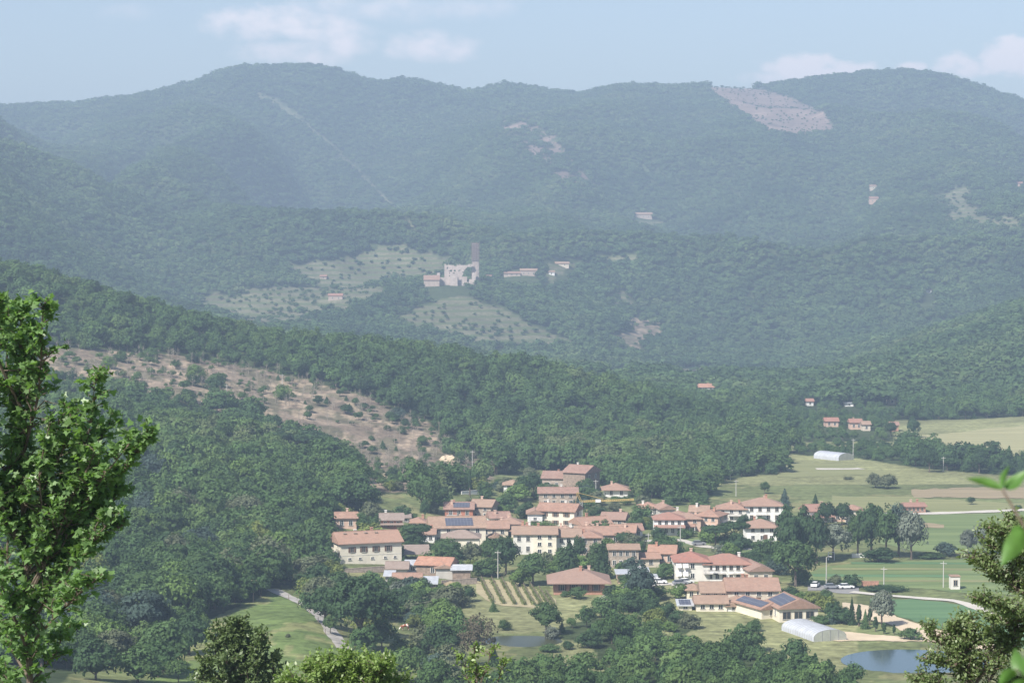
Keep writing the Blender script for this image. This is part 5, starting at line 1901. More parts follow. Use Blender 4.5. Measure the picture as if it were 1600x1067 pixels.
def castle():
    p = hit(706, 445, 1500)
    s = p.y / F_PX * 1.16
    BUILDINGS_BLOCK.extend([(p.x, p.y, 24), (p.x - 6, p.y - 22, 22), (p.x + 8, p.y - 40, 16), (p.x - 4, p.y - 40, 24), (p.x - 4, p.y - 62, 20)])
    r = empty('castle', p, 0, 'ruined pale stone castle with scaffolded tower on the hill', 'castle')
    c = s
    keep = ["##..#........#..#........#####",
            "##########...##############.##",
            "#############################.",
            "###.####################......",
            "##..###################.......",
            "######################........",
            "######..##..###..####.........",
            "#####...##..###.#####.........",
            "###################...........",
            "#####.###..#########..........",
            "####################..........",
            "###################...........",
            "#####.###.###.#####...........",
            "##################............",
            "###################...........",
            "####################..........",
            "####################......####",
            "#####################.....####",
            "#####################.....####",
            "######################..######",
            "######################..######",
            "##############################",
            "##############################",
            "##############################"]
    mb = MB()
    cell = 38 * s / 30
    grid_wall(mb, keep, cell, -10 * s, 0, -2, 2.2)
    # side walls behind keep the shell hollow
    mb.box(-10 * s, -10 * s + 2, 2.203, 20, -4, 30 * cell * .62)
    mb.box(-10 * s, 20 * s, 20.003, 22, -4, 30 * cell * .28)
    mb.build('keep_wall', MT['castle'], r)
    tw = MB().box(27 * s, 36 * s, 4, 4 + 10 * s * .9, -4, 56 * s)
    t = tw.build('tower', MT['castle'], r)
    sc = MB()
    for k in range(9):
        z = (34 + k * 2.7) * s
        sc.box(26 * s, 37 * s, 2.4, 3.4, z, z + .35)
        sc.box(36.2 * s, 37.6 * s, 2.4, 12, z + .1, z + .45)
    for xx in (26, 29.7, 33.3, 37):
        sc.box(xx * s - .12, xx * s + .12, 2.6, 2.84, 0, 58 * s)
    sc.build('scaffolding', MT['scaffold'], t)
    b = MB()
    b.prism([(-6, -5), (6, -5), (6, 5), (0, 9), (-6, 5)], -37 * s, -16 * s)
    lo = b.build('gatehouse', MT['castlehouse'], r, (0, -9, 0))
    MB().prism([(-6.6, 4.6), (0, 9.1), (6.6, 4.6), (6.6, 5.1), (0, 9.7), (-6.6, 5.1)], -37.5 * s, -15.5 * s).build('gatehouse_roof', MT['brown'], lo)
    w = MB()
    w.box(-18 * s, 9 * s, -4.5, -3, -5, 10 * s)
    w.box(-2 * s, 8 * s, -9, -4.503, -5, 15 * s)
    w.box(9.003 * s, 17 * s, -4.3, -3, -5, 6 * s)
    w.build('curtain_wall', MT['castle'], r)
    MB().box(27 * s, 32 * s, -1.5, 1.2, -5, 16 * s).build('buttress', MT['castle'], r)
    put = MB()
    put.box(-20 * s, -16 * s, -3, 4, -3, 16 * s)
    put.build('turret', MT['castle'], r)


def greenhouse(name, label, x0, y0, x1, y1, wid, hgt, ribs=14):
    A, B = hit(x0, y0), hit(x1, y1)
    z = min(A.z, B.z)
    d = (B - A).xy
    L_ = d.length
    yaw = math.atan2(d.y, d.x)
    r = empty(name, (A.x, A.y, z), yaw, label, 'greenhouse')
    BUILDINGS_BLOCK.extend([(A.x + d.x * k, A.y + d.y * k, wid * .75) for k in (0, .25, .5, .75, 1)])
    for k in (8, 14, 20, 26, 33):
        BUILDINGS_BLOCK.extend([(q.x * (1 - k / q.y), q.y - k, wid * .8) for q in (A, A.lerp(B, .5), B)])
    n = 14
    prof = [(-wid / 2, -.5), (-wid / 2, hgt * .38)] + [(wid / 2 * -math.cos(math.pi * k / n), hgt * .38 + hgt * .62 * math.sin(math.pi * k / n)) for k in range(1, n)] + [(wid / 2, hgt * .38), (wid / 2, -.5)]
    mb = MB()
    V = [(x, y, zz) for x in (0, L_) for y, zz in prof]
    m_ = len(prof)
    mb.add(V, [(i, i + 1, m_ + i + 1, m_ + i) for i in range(m_ - 1)])
    link('cover', mb.mesh('cover', MT['film'], smooth=True), r)
    for xx in (-.02, L_ + .02):
        e = MB()
        e.add([(xx, y * .995, zz) for y, zz in prof], [tuple(range(m_)) if xx > 0 else tuple(range(m_))[::-1]])
        e.build('end_wall', MT['filmend'], r)
    f = MB()
    for k in range(ribs + 1):
        xx = L_ * k / ribs
        f.tube([(xx, y * 1.006, zz * 1.006 if zz > 0 else zz) for y, zz in prof], .05, 4)
    for yy in (-wid / 4, 0, wid / 4):
        f.box(L_ + .03, L_ + .10, yy - .05, yy + .05, -.5, hgt * (.38 + .6 * math.sqrt(max(0, 1 - (2 * yy / wid) ** 2))))
    f.build('hoops', MT['rail'], r)
    return r


def pole(label, x, y, hp, kind='pole', cross=True, lamp=False, name='utility_pole', group='poles around the village', ymin=300):
    p = hit(x, y, ymin)
    s = p.y / F_PX
    h = hp * s
    r = empty(name, p, rnd.uniform(-.4, .4), label, 'street lamp' if lamp else 'pole', group)
    MB().tube([(0, 0, -1), (0, 0, h)], [.17, .10], 6).build('shaft', MT[kind], r)
    if cross:
        MB().box(-.9, .9, -.07, .07, h - .7, h - .56).build('crossarm', MT[kind], r)
    if lamp:
        MB().tube([(0, 0, h), (.5, -.3, h + .3), (1.0, -.6, h + .3)], .06, 5).build('arm', MT[kind], r)
        MB().box(.8, 1.4, -.85, -.5, h + .22, h + .36).build('lamp_head', MT['paint_white'], r)


def crane():
    p = hit(908, 815)
    s = p.y / F_PX
    r = empty('tower_crane', p, 0, 'small yellow tower crane with horizontal jib over the village roofs', 'crane')
    h = 32 * s
    L_ = 83 * s
    MB().box(-1.6, 1.6, -1.6, 1.6, -1, .5).build('base', MT['concrete'], r)

    def lattice(a, b, rad, n, name, mat):
        a, b = Vector(a), Vector(b)
        d = (b - a).normalized()
        u = d.cross(Vector((0, 1, 0))).normalized() * rad
        v = Vector((0, 1, 0)) * rad
        mb = MB()
        cs = [u + v, u - v, -u - v, -u + v]
        for c in cs:
            mb.tube([a + c, b + c], .06, 4)
        for k in range(n):
            q0, q1 = a.lerp(b, k / n), a.lerp(b, (k + 1) / n)
            for i in range(4):
                mb.tube([q0 + cs[i], q1 + cs[(i + 1) % 4]], .035, 3)
        return mb.build(name, mat, r)
    lattice((0, 0, .5), (0, 0, h), .42, 8, 'mast', MT['pole'])
    jib = lattice((0, 0, h), (L_, 0, h + .6), .22, 26, 'jib', MT['crane'])
    apex = (-1.4, 0, h + 14 * s)
    lattice((0, 0, h), apex, .26, 5, 'apex_frame', MT['crane'])
    MB().tube([apex, (L_ * .42, 0, h + .8)], .07, 4).tube([apex, (-2.6, 0, .6)], .06, 4).build('tie_rod', MT['crane'], r)
    MB().box(L_ * .27, L_ * .37, -.45, -.36, h - .25, h + .75).build('sign_board', MT['paint_white'], jib)
    MB().box(-2.4, -.9, -.9, .9, .5, 2.2).build('counterweight', MT['concrete'], r)


def car(label, x, y, yaw, paint, pos=None):
    p = pos or hit(x, y)
    r = empty('parked_car', (p.x, p.y, p.z + .1), R(yaw), label, 'car', 'cars parked around the village')
    BUILDINGS_BLOCK.append((p.x, p.y, 3))
    prof = [(-2.1, .35), (2.1, .35), (2.12, .75), (1.9, .88), (1.0, .98), (-1.95, 1.0), (-2.12, .8)]
    m2 = MB()
    n = len(prof)
    V = [(a, -.85, b) for a, b in prof] + [(a, .85, b) for a, b in prof]
    m2.add(V, [tuple(range(n)), tuple(range(2 * n - 1, n - 1, -1))] + [((i + 1) % n, i, n + i, n + (i + 1) % n) for i in range(n)])
    m2.build('body', MT[paint], r)
    cab = [(-1.8, .99), (.95, .97), (.35, 1.45), (-1.45, 1.45)]
    m3 = MB()
    V = [(a, -.74 if b < 1.2 else -.6, b) for a, b in cab] + [(a, .74 if b < 1.2 else .6, b) for a, b in cab]
    m3.add(V, [(0, 1, 2, 3), (7, 6, 5, 4), (1, 0, 4, 5), (2, 1, 5, 6), (3, 2, 6, 7), (0, 3, 7, 4)])
    m3.build('windows', MT['glass'], r)
    MB().box(-1.42, .32, -.6, .6, 1.452, 1.50).build('roof', MT[paint], r)
    for wx in (-1.3, 1.3):
        for sy in (-1, 1):
            MB().tube([(wx, sy * .62, .32), (wx, sy * .88, .32)], .32, 10).build('wheel', MT['rubber'], r)


def cow_mat():
    m = nmat('cow_hide', (.26, .09, .045), .1, 1)
    nt = m.node_tree
    nz = [n for n in nt.nodes if n.type == 'TEX_NOISE'][0]
    nz.inputs['Scale'].default_value = 1.5
    nz.inputs['Detail'].default_value = 1
    mr = [n for n in nt.nodes if n.type == 'MAP_RANGE'][0]
    mr.inputs['From Min'].default_value = .49
    mr.inputs['From Max'].default_value = .52
    mx = [n for n in nt.nodes if n.type == 'MIX'][0]
    mx.inputs[6].default_value = (.26, .09, .045, 1)
    mx.inputs[7].default_value = (.78, .74, .68, 1)
    return m


def cow():
    p = hit(633, 984)
    BLOCK.append((p.x, p.y, 6))
    for k in (6, 12, 18, 25, 32):
        BLOCK.append((p.x * (1 - k / p.y), p.y - k, 4.5))
    r = empty('cow', (p.x, p.y, p.z), R(200), 'brown and white cow grazing in the small meadow', 'cow')
    V = [(-.75, 0, 1.15), (-.3, 0, 1.12), (.25, 0, 1.10), (.7, 0, 1.12), (1.0, 0, 1.0), (1.22, 0, .68), (1.42, 0, .38), (1.52, 0, .24),
         (-.82, 0, 1.22), (-.98, 0, 1.05), (-1.0, 0, .62)]
    E = [(0, 1), (1, 2), (2, 3), (3, 4), (4, 5), (5, 6), (6, 7), (0, 8), (8, 9), (9, 10)]
    rad = [.30, .36, .37, .31, .22, .17, .15, .09, .12, .05, .05]
    for sx, hind in ((.62, 0), (-.72, 1)):
        for sy in (-1, 1):
            b = len(V)
            kx = .10 if hind else .02
            V += [(sx, sy * .17, .85), (sx + kx, sy * .20, .62), (sx - kx * 1.0, sy * .20, .38), (sx - kx * .4, sy * .20, .08), (sx - kx * .4 + .06, sy * .20, .0)]
            rad += [.19, .13, .075, .06, .075]
            E += [(3 if not hind else 0, b), (b, b + 1), (b + 1, b + 2), (b + 2, b + 3), (b + 3, b + 4)]
    b = len(V)
    V += [(1.22, .2, .72), (1.22, -.2, .72)]
    rad += [.05, .05]
    E += [(5, b), (5, b + 1)]
    me = bpy.data.meshes.new('body')
    me.from_pydata(V, E, [])
    me.materials.append(cow_mat())
    o = link('body', me, r)
    md = o.modifiers.new('skin', 'SKIN')
    sv = me.skin_vertices[0].data
    for i, q in enumerate(rad):
        sv[i].radius = (q, q)
        sv[i].use_root = (i == 1)
    md.use_smooth_shade = True
    o.modifiers.new('sub', 'SUBSURF').levels = 1
    o.modifiers['sub'].render_levels = 1
    h = MB()
    for sy in (-1, 1):
        h.tube([(1.16, sy * .12, .80), (1.20, sy * .24, .90), (1.26, sy * .22, 1.0)], [.035, .025, .008], 5)
    h.build('horns', MT['offwhite'], r)


def vineyard():
    # rows run down the slope away from the houses
    tops = [(752, 907), (768, 907), (784, 908), (800, 910), (815, 913), (829, 917), (842, 922), (853, 928)]
    bots = [(770, 942), (787, 944), (804, 945), (820, 946), (834, 946), (846, 946), (857, 947), (866, 948)]
    for k, (a, b) in enumerate(zip(tops, bots)):
        A, B = hit(*a), hit(*b)
        BUILDINGS_BLOCK.extend([(A.lerp(B, t).x, A.lerp(B, t).y, 3.5) for t in (0, .25, .5, .75, 1)])
        L_ = (B - A).xy.length
        n = max(8, int(L_ / .5))
        lab = 'vine row of the striped vineyard, ' + ['leftmost', 'second from left', 'third from left', 'fourth from left', 'fifth from left', 'sixth from left', 'seventh from left', 'rightmost'][k]
        r = empty('vine_row', A, 0, lab, 'vine row', 'rows of the vineyard')
        rg = np.random.default_rng(k)
        C = []
        for i in range(n):
            q = A.lerp(B, i / n)
            z = float(Hq(q.x, q.y))
            for _ in range(22):
                C.append((q.x - A.x + rg.normal(0, .25), q.y - A.y + rg.normal(0, .2), z - A.z + rg.uniform(.15, .95)))
        C = np.array(C)
        V, F = leaf_quads(C, rg.normal(size=C.shape) + np.array([0, 0, .5]), .20, rg)
        o = link('leaves', mkmesh('leaves', V, F, [LEAF_O]), r)
        o.color = (.17, .195, .085, 1)
        st = MB()
        for i in range(0, n, 3):
            q = A.lerp(B, i / n)
            z = float(Hq(q.x, q.y))
            st.tube([(q.x - A.x, q.y - A.y, z - A.z - .3), (q.x - A.x, q.y - A.y, z - A.z + 1.5)], .05, 4)
        st.build('stakes', MT['polewood'], r)
    xs = [752, 770, 800, 830, 853, 866]
    field('vineyard_soil', [(744, 906, 925), (760, 906, 938), (780, 907, 946), (820, 913, 949), (850, 925, 950), (872, 938, 950)], MT['vinesoil'], .08)


def small_things():
    greenhouse('greenhouse', 'long arched greenhouse with pale plastic cover below the solar barns', 1246, 983, 1297, 1001, 8.5, 2.7)
    greenhouse('greenhouse', 'pale plastic greenhouse at the far edge of the meadow', 1283, 715, 1322, 719, 9, 3.2, 8)
    castle()
    crane()
    cow()
    vineyard()
    P = [('utility pole between the dark tree and the vineyard', 778, 903, 44), ('utility pole in front of the dark fir behind the villa', 910, 878, 42),
         ('pale pole on the lawn left of the street', 1013, 856, 24), ('tall pole on the lawn by the red roofed white house', 1063, 852, 32),
         ('white pole left of the pavilion house', 931, 775, 26), ('tall pole above the slim cypresses on the cut slope', 738, 745, 42),
         ('pole standing in the bare cut slope at its upper edge', 506, 588, 22), ('pole on the bare cut slope right of the upper one', 562, 606, 20),
         ('pole on the bare cut slope left of the upper one', 441, 604, 20), ('pole at the left of the bare cut slope', 354, 618, 18),
         ('power pole on the cleared strip above the village', 686, 682, 24), ('leaning pole at the meadow edge left of the gravel road', 396, 940, 38),
         ('power pole at the near edge of the big meadow', 1141, 750, 18), ('pole in the middle of the big meadow', 1150, 775, 26),
         ('pole by the stream trees behind the meadow', 1333, 715, 30), ('pole at the right of the meadow before the stream trees', 1474, 737, 24),
         ('tall pole with crossarm among the striped crops', 1474, 918, 42), ('pole right of the brick wall with a white top', 1381, 915, 30),
         ('utility pole on the bank below the yellow block', 1012, 938, 26), ('tall pole in front of the villa roof right side', 1000, 905, 24)]
    for lab, x, y, hp in P:
        pole(lab, x, y, hp, kind='pole' if rnd.random() < .7 else 'polewood')
    pole('lamp post at the car park by the crops', 1291, 916, 46, lamp=True, cross=False, name='street_lamp', group=None)
    for lab, x, y, yaw, paint in [('white car parked left of the apartments', 1072, 912, 20, 'paint_white'), ('dark car beside the white one left of the apartments', 1063, 914, 15, 'paint_grey'),
                                  ('pale car parked by the big round tree', 1274, 917, 70, 'paint_white'), ('grey car on the car park under the lamp post', 1300, 920, 5, 'paint_grey'),
                                  ('white car at the right end of the car park', 1322, 920, 10, 'paint_white'), ('dark red car on the street below the red roofed white house', 1048, 848, 0, 'paint_red'),
                                  ('dark grey car on the street near the umbrella pines', 1092, 852, 10, 'paint_grey'), ('white van like car left of the barn', 480, 868, 10, 'paint_white'),
                                  ('white car in front of the flat roofed yellow house', 1030, 912, 0, 'paint_white')]:
        car(lab, x, y, yaw, paint)

    for k in range(5, 34, 5):
        q = hit(480, 868)
        BUILDINGS_BLOCK.append((q.x * (1 - k / q.y), q.y - k, 3.5))
    p = hit(652, 878)
    s = p.y / F_PX
    r = empty('carport', p, R(6), 'open carport with grey sheet roof on posts at the right end of the barn', 'carport')
    BUILDINGS_BLOCK.append((p.x, p.y + 3, 6))
    w_, h_ = 42 * s, 17 * s
    MB().prism([(-.5, h_ - .9), (7.5, h_ + .9), (7.5, h_ + 1.05), (-.5, h_ - .75)], -w_ / 2, w_ / 2).build('roof', MT['greyroof'], r)
    for xx in (-.47, 0, .47):
        for yy, hh in ((0, h_ - .8), (7, h_ + .75)):
            MB().box(xx * w_ - .1, xx * w_ + .1, yy - .1, yy + .1, -1, hh).build('post', MT['pole'], r)

    def wall(label, x0, x1, y, hp, mat):
        A, B = hit(x0, y), hit(x1, y)
        s = A.y / F_PX
        d = (B - A).xy
        o = MB().box(0, d.length, -.15, .15, -1, hp * s).box(-.05, d.length + .05, -.2, .2, hp * s - .003, hp * s + .1).build('garden_wall', MT[mat], None, A, math.atan2(d.y, d.x))
        tag(o, label, 'wall')
    wall('low orange brick wall beside the dark bush at the car park', 1346, 1373, 915, 7, 'brick')
    wall('long white wall under the grove beyond the striped field', 1331, 1358, 871, 6, 'white')
    wall('white garden wall at the foot of the slim cypresses', 721, 757, 772, 4, 'white')
    wall('stone retaining wall below the long cream barn', 505, 600, 894, 3, 'stone')
    wall('pale retaining wall at the top of the vineyard', 690, 745, 912, 5, 'stone')
    p = hit(1299, 875)
    s = p.y / F_PX
    r = empty('goal_frame', p, 0, 'white football goal frame at the edge of the striped field', 'goal')
    w, h = 10 * s, 12 * s
    MB().box(-w / 2, -w / 2 + .16, -.08, .08, -.3, h).build('post', MT['paint_white'], r)
    MB().box(w / 2 - .16, w / 2, -.08, .08, -.3, h).build('post', MT['paint_white'], r)
    MB().box(-w / 2, w / 2, -.08, .08, h + .003, h + .16).build('crossbar', MT['paint_white'], r)
    # earth and stone heaps by the sheds
    for lab, x, y, wp, hp, mat in [('reddish soil heap in front of the brown shed', 705, 915, 26, 7, 'plough'), ('pale rubble heap beside the concrete shed', 676, 908, 16, 4, 'sand'),
                                   ('bare earth mound at the foot of the cut slope', 606, 744, 20, 6, 'sand'), ('bigger bare earth mound on the lower cut slope', 702, 720, 32, 9, 'sand')]:
        p = hit(x, y)
        s = p.y / F_PX
        bm = bmesh.new()
        bmesh.ops.create_icosphere(bm, subdivisions=3, radius=1)
        rg = random.Random(x)
        for v in bm.verts:
            v.co = Vector((v.co.x * wp * s / 2, v.co.y * wp * s / 3, v.co.z * hp * s)) * rg.uniform(.85, 1.12)
        me = bpy.data.meshes.new('earth_heap')
        bm.to_mesh(me)
        bm.free()
        me.materials.append(MT[mat])
        tag(link('earth_heap', me, None, p), lab, 'heap')
    for k, (x, y) in enumerate([(451, 936), (466, 946), (484, 958), (497, 972), (508, 990)]):
        p = hit(x, y)
        o = MB().tube([(0, 0, -.3), (.03, 0, 1.25)], [.09, .07], 6).build('fence_post', MT['polewood'], None, p)
        tag(o, 'wooden fence post on the meadow side of the gravel road, ' + ['farthest of five', 'second farthest of five', 'middle of five', 'second nearest of five', 'nearest of five'][k], 'fence post',
            'fence posts by the gravel road')


# ------------------------------------------------------------------ trees close to the camera
LEAF_MAPLE = leaf_mat('maple_leaf', 'flat', [(.150, .260, .090)], .48, 6)
LEAF_ELM = leaf_mat('elm_leaf', 'flat', [(.150, .205, .082)], .32, 6)
LEAF_TWIG = leaf_mat('twig_leaf', 'flat', [(.12, .25, .06)], .5, 25)
LEAF_LIGHT = leaf_mat('acacia_leaf', 'flat', [(.20, .29, .085)], .45, 6)
MAPLE_SHAPE = [(0, 0), (.18, .02), (.50, -.10), (.40, .16), (.62, .42), (.34, .44), (.22, .62), (0, 1.0)]
MAPLE_SHAPE = MAPLE_SHAPE + [(-x, y) for x, y in MAPLE_SHAPE[-2:0:-1]]
OVAL_SHAPE = [(0, 0), (.22, .3), (.24, .55), (0, 1.0), (-.24, .55), (-.22, .3)]


def leaves_mesh(name, P, Dr, size, shape, mat, rg, droop=.3, curl=.12):
    """P (n,3) stalk points, Dr (n,3) pointing direction of each blade"""
    n = len(P)
    Dr = Dr + np.array([0, 0, -droop])
    Dr /= np.linalg.norm(Dr, axis=1, keepdims=True)
    up = np.array([0, 0, 1.0]) + rg.normal(size=(n, 3)) * .55
    side = np.cross(Dr, up)
    side /= np.linalg.norm(side, axis=1, keepdims=True)
    nrm = np.cross(side, Dr)
    s = size * rg.uniform(.6, 1.25, (n, 1, 1))
    sh = np.array(shape)
    k = len(sh)
    V = P[:, None, :] + s * (side[:, None, :] * sh[None, :, 0:1] + Dr[:, None, :] * sh[None, :, 1:2] + nrm[:, None, :] * (-curl * (sh[None, :, 1:2] ** 2) + .25 * np.abs(sh[None, :, 0:1])))
    F = np.arange(n * k).reshape(n, k)
    return mkmesh(name, V.reshape(-1, 3), F, [mat])


def limb_tree(name, label, cat, D, base_z, limbs, leaf_mat_, shape, leaf, ntwig, nleaf, tw=(.25, .6), radius=.06, depth=1.0, seed=1, up=.4, bark='bark', start=.2, droop=.3):
    """limbs: lists of (x, y) as seen, placed at distance D with a spread in depth"""
    rg = np.random.default_rng(seed)
    wood = MB()
    LP, LD = [], []
    x0 = limbs[0][0][0]
    a, b = ray(*limbs[0][0])
    base = Vector((a * D, D, base_z))
    for li, limb in enumerate(limbs):
        off1 = 0 if li == 0 else rg.uniform(-depth, depth)
        pts = []
        n = len(limb)
        for i, (x, y) in enumerate(limb):
            a, b = ray(x, y)
            Y = D + off1 * i / max(1, n - 1)
            pts.append(Vector((a * Y, Y, CAM_Z + b * Y)) - base)
        if li == 0:
            pts = [Vector((pts[0].x, 0, -.3))] + pts
        t = np.linspace(0, 1, len(pts))
        tt = np.linspace(0, 1, 5 * len(pts))
        Pn = np.array([p[:] for p in pts])
        C = np.stack([np.interp(tt, t, Pn[:, q]) for q in range(3)], 1)
        C[1:-1] = (C[:-2] + C[1:-1] * 2 + C[2:]) / 4
        L_ = np.linalg.norm(np.diff(C, axis=0), axis=1).sum()
        r0 = radius * (1.0 if li == 0 else .42)
        wood.tube(C, list(r0 * (1 - .85 * tt)), 7 if li == 0 else 5)
        m_ = max(3, int(ntwig * L_))
        for k in range(m_):
            q = rg.uniform(start if li == 0 else .12, 1.0)
            c = np.array([np.interp(q, tt, C[:, z]) for z in range(3)])
            d = rg.normal(size=3)
            d[2] = abs(d[2]) * .6 + up
            d /= np.linalg.norm(d)
            ln = rg.uniform(*tw) * (1.15 - .6 * q)
            e = c + d * ln
            mid = (c + e) / 2 + rg.normal(size=3) * ln * .08
            wood.tube([c, mid, e], [.012, .008, .003], 4, cap=False)
            nl = max(2, int(nleaf * rg.uniform(.6, 1.3)))
            u = rg.uniform(.25, 1.05, (nl, 1))
            pp = c + (e - c) * u + rg.normal(size=(nl, 3)) * .03
            dd = d + rg.normal(size=(nl, 3)) * .9
            LP.append(pp)
            LD.append(dd)
    r = empty(name, base, 0, label, cat)
    wood.build('trunk', MT[bark], r)
    P, Dr = np.concatenate(LP), np.concatenate(LD)
    link('leaves', leaves_mesh('leaves', P, Dr, leaf, shape, leaf_mat_, rg, droop), r)
    return r


def near_trees():
    maple = [[(50, 1180), (46, 1040), (42, 930), (36, 800), (30, 680), (32, 560), (34, 478)],
             [(42, 940), (85, 850), (118, 760), (140, 670), (150, 585)],
             [(40, 930), (110, 810), (165, 760), (205, 725), (232, 675)],
             [(36, 860), (-10, 760), (-40, 660), (-50, 560)],
             [(34, 720), (60, 620), (66, 540), (66, 470)],
             [(33, 690), (10, 590), (12, 520), (16, 470)],
             [(44, 980), (100, 900), (140, 850), (185, 800)],
             [(44, 970), (0, 900), (-40, 850), (-80, 810)],
             [(90, 840), (130, 790), (165, 740), (205, 690)],
             [(38, 840), (70, 760), (100, 700), (112, 640)],
             [(36, 790), (0, 720), (-25, 650), (-20, 590)],
             [(40, 900), (70, 830), (60, 740), (78, 660)],
             [(44, 1010), (90, 960), (120, 930), (150, 905)],
             [(38, 880), (20, 790), (40, 700), (24, 620)],
             [(42, 950), (10, 880), (15, 800), (0, 740)],
             [(40, 900), (100, 840), (150, 790), (180, 745)],
             [(34, 680), (52, 600), (50, 540), (42, 490)],
             [(60, 800), (120, 760), (150, 700), (168, 660)],
             [(44, 940), (120, 870), (170, 835), (200, 815)],
             [(40, 900), (95, 860), (120, 800), (160, 770)],
             [(40, 860), (60, 800), (110, 740), (128, 690)],
             [(34, 640), (-5, 560), (-10, 500), (-4, 470)],
             [(42, 960), (80, 900), (100, 860), (130, 840)],
             [(60, 860), (100, 800), (130, 750), (150, 700)],
             [(50, 880), (120, 830), (160, 800), (195, 765)],
             [(38, 800), (55, 740), (88, 700), (92, 650)],
             [(40, 870), (15, 830), (-5, 790), (-15, 750)],
             [(46, 1060), (15, 1010), (-10, 970), (-30, 940)],
             [(46, 1070), (80, 1030), (95, 1000), (110, 985)],
             [(48, 1110), (20, 1070), (0, 1050), (-25, 1030)],
             [(45, 1020), (20, 960), (5, 920), (-15, 880)]]
    limb_tree('maple_tree', 'leafy maple with lobed leaves close to the viewer at left', 'tree', 35, float(Hq(-7.5, 35)) - .2, maple, LEAF_MAPLE, MAPLE_SHAPE, .105, 19, 11, (.18, .56), .07, 1.5, 3, .35, start=.25)
    elm = [[(1660, 1180), (1650, 1080), (1640, 980), (1632, 900), (1625, 830)],
           [(1640, 985), (1600, 965), (1560, 950), (1530, 935)],
           [(1636, 950), (1590, 920), (1550, 890), (1516, 868)],
           [(1632, 900), (1600, 860), (1570, 835), (1545, 825)],
           [(1640, 1000), (1600, 985), (1572, 975), (1545, 965)],
           [(1634, 920), (1600, 890), (1570, 865), (1540, 845)],
           [(1630, 880), (1605, 850), (1590, 826), (1578, 812)],
           [(1636, 940), (1606, 925), (1580, 910), (1552, 905)]]
    limb_tree('elm_tree', 'small leaved tree reaching in from the right edge, upper branches', 'tree', 34, float(Hq(7.9, 34)) - .2, elm, LEAF_ELM, OVAL_SHAPE, .066, 62, 20, (.14, .46), .07, 1.0, 5, .15, start=.5)
    elm2 = [[(1540, 1260), (1535, 1150), (1520, 1070), (1505, 1010), (1495, 975)],
            [(1525, 1080), (1490, 1030), (1465, 1000), (1448, 980)],
            [(1528, 1090), (1560, 1040), (1575, 1010), (1590, 990)],
            [(1520, 1070), (1500, 1040), (1470, 1040), (1446, 1030)],
            [(1522, 1075), (1545, 1030), (1550, 1000), (1545, 985)],
            [(1530, 1110), (1480, 1080), (1450, 1070), (1430, 1065)],
            [(1530, 1110), (1570, 1080), (1600, 1060), (1630, 1040)],
            [(1515, 1050), (1510, 1010), (1520, 985), (1515, 965)]]
    limb_tree('elm_tree', 'small leaved bushy tree beside the blue pond in the lower right corner', 'tree', 34, float(Hq(7.2, 34)) - .2, elm2, LEAF_ELM, OVAL_SHAPE, .064, 62, 20, (.14, .46), .06, .9, 6, .3, start=.4)
    # pale green tops rising from below
    acacia = [[(545, 1250), (545, 1150), (545, 1080), (545, 1026)],
              [(545, 1150), (470, 1110), (450, 1085), (435, 1075)],
              [(545, 1120), (505, 1075), (500, 1050), (498, 1036)],
              [(545, 1120), (590, 1075), (592, 1050), (596, 1040)],
              [(545, 1110), (545, 1070), (540, 1050), (535, 1030)],
              [(545, 1130), (515, 1080), (495, 1055), (480, 1048)],
              [(545, 1130), (575, 1080), (595, 1050), (608, 1045)],
              [(545, 1110), (530, 1070), (522, 1045), (515, 1034)],
              [(545, 1110), (560, 1070), (568, 1040), (575, 1030)],
              [(545, 1150), (500, 1100), (470, 1080), (455, 1070)],
              [(545, 1150), (590, 1100), (615, 1080), (625, 1066)]]
    limb_tree('acacia_tree', 'pale yellow green treetop at the bottom, under the gravel road', 'tree', 55, float(Hq(-4, 55)) - .2, acacia, LEAF_LIGHT, OVAL_SHAPE, .11, 34, 22, (.3, .8), .07, 1.2, 8, .5, start=.5)
    sprig = [[(748, 1240), (748, 1140), (746, 1070), (742, 1012)],
             [(748, 1110), (775, 1070), (785, 1045), (792, 1035)],
             [(747, 1090), (730, 1060), (724, 1035), (720, 1015)],
             [(747, 1080), (757, 1050), (764, 1030), (770, 1012)]]
    limb_tree('acacia_sapling', 'slim pale green sapling top in front of the thin brownish tree', 'tree', 50, float(Hq(-.7, 50)) - .2, sprig, LEAF_LIGHT, OVAL_SHAPE, .11, 11, 9, (.2, .45), .045, .5, 9, .5, start=.55)
    oak = [[(372, 1500), (372, 1250), (371, 1100), (370, 1020), (372, 972)],
           [(372, 1130), (345, 1060), (335, 1010), (345, 985)],
           [(372, 1130), (400, 1060), (412, 1020), (405, 990)],
           [(372, 1160), (330, 1100), (318, 1060), (322, 1030)],
           [(372, 1160), (415, 1100), (428, 1060), (424, 1030)],
           [(371, 1090), (360, 1030), (355, 1000), (358, 975)],
           [(371, 1090), (388, 1030), (392, 1000), (388, 978)],
           [(372, 1120), (370, 1060), (380, 1030), (372, 1000)],
           [(372, 1120), (350, 1080), (362, 1045), (350, 1030)],
           [(372, 1120), (395, 1085), (385, 1050), (400, 1040)]]
    limb_tree('oak_tree', 'round dark green leafy oak at the bottom, between maple and gravel road', 'tree', 100, float(Hq(-12.2, 100)) - .2, oak, leaf_mat('oak_leaf', 'flat', [(.115, .165, .065)], .3, 3), OVAL_SHAPE, .20, 15, 22,
              (.4, 1.15), .14, 1.8, 12, .3, start=.55, droop=.1)
    # a twig of the camera-side shrub, a few metres away
    D = 4.2

    def pt(x, y, dy=0.0):
        a, b = ray(x, y)
        return Vector((a * (D + dy), D + dy, CAM_Z + b * (D + dy)))
    foot = Vector((1.55, D + .3, float(Hq(1.55, D)) - .1))
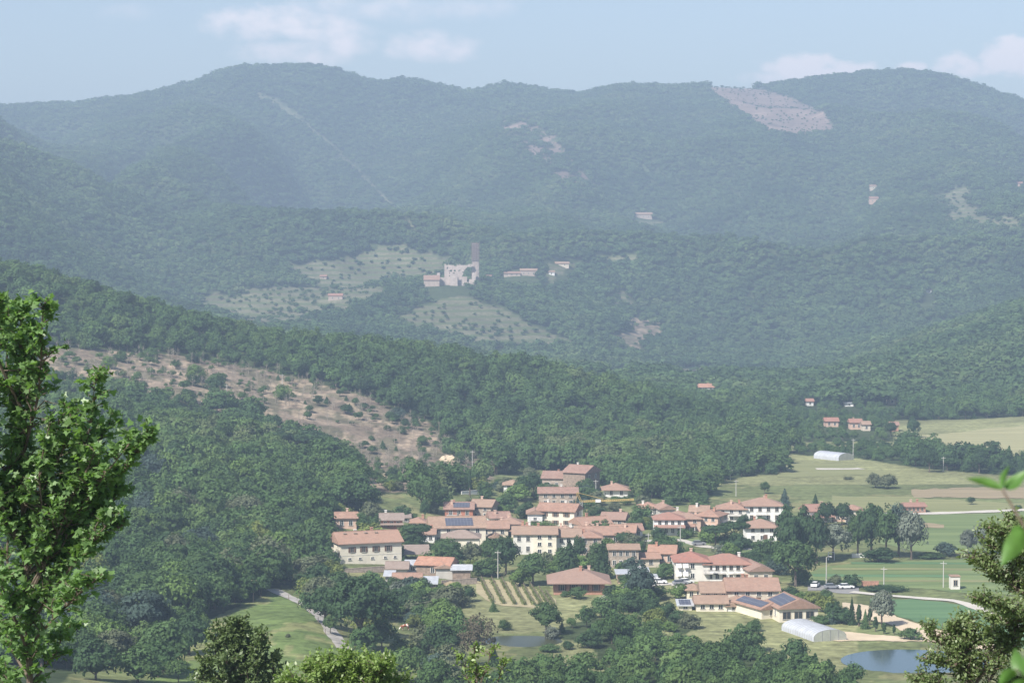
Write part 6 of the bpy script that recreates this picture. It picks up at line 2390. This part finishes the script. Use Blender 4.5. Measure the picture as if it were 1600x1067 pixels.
    r = empty('shrub', foot, 0, 'bright green shrub twigs very close at the right edge', 'shrub')
    w = MB()
    tw = [foot, pt(1800, 1300, .2), pt(1680, 960, .1), pt(1628, 865), pt(1596, 815), pt(1566, 764)]
    w.tube([p - foot for p in tw], [.010, .007, .005, .004, .003, .002], 7)
    t2 = [pt(1800, 1300, .2), pt(1690, 1130, .15), pt(1620, 1070, .1), pt(1588, 1046)]
    w.tube([p - foot for p in t2], [.006, .004, .003, .002], 6)
    w.build('stem', MT['bark'], r)

    def blade(x0, y0, x1, y1, wpx, seed, dy=0.0):
        A, B = pt(x0, y0, dy), pt(x1, y1, dy + .02)
        d = B - A
        L_ = d.length
        side = d.cross(Vector((0, 1, 0))).normalized()
        rr = random.Random(seed)
        nrm = side.cross(d).normalized()
        side = (side + nrm * rr.uniform(-.5, .5)).normalized()
        nrm = side.cross(d).normalized()
        W_ = wpx * D / F_PX / 2
        V, F = [], []
        n = 12
        for i in range(n + 1):
            t = i / n
            wd = W_ * (math.sin(math.pi * min(1, t * 1.02) ** .8) ** .9 if 0 < t < 1 else 0.02)
            c = A + d * t + nrm * (.10 * L_ * math.sin(math.pi * t)) - Vector((0, 0, .06 * L_ * t * t))
            for k in (-1, -.5, 0, .5, 1):
                V.append(c + side * wd * k + nrm * abs(k) * wd * .35 - foot)
        for i in range(n):
            for k in range(4):
                F.append((i * 5 + k, i * 5 + k + 1, (i + 1) * 5 + k + 1, (i + 1) * 5 + k))
        link('leaf', mkmesh('leaf', V, F, [LEAF_TWIG], smooth=True), r)
    for i, b in enumerate([(1568, 764, 1508, 744, 15), (1566, 762, 1578, 724, 13), (1570, 764, 1606, 730, 20), (1600, 828, 1564, 880, 32), (1596, 822, 1580, 850, 22), (1604, 830, 1640, 800, 30),
                           (1588, 1046, 1560, 1072, 22), (1600, 1056, 1586, 1008, 24), (1604, 1056, 1640, 1015, 36), (1600, 1060, 1590, 1100, 30), (1640, 900, 1606, 940, 26)]):
        blade(*b, seed=i, dy=.02 * (i % 3))

houses()
small_things()
trees_manual()
near_trees()
woods((290 - N_TREES, 280 - N_BUSH))
haze()
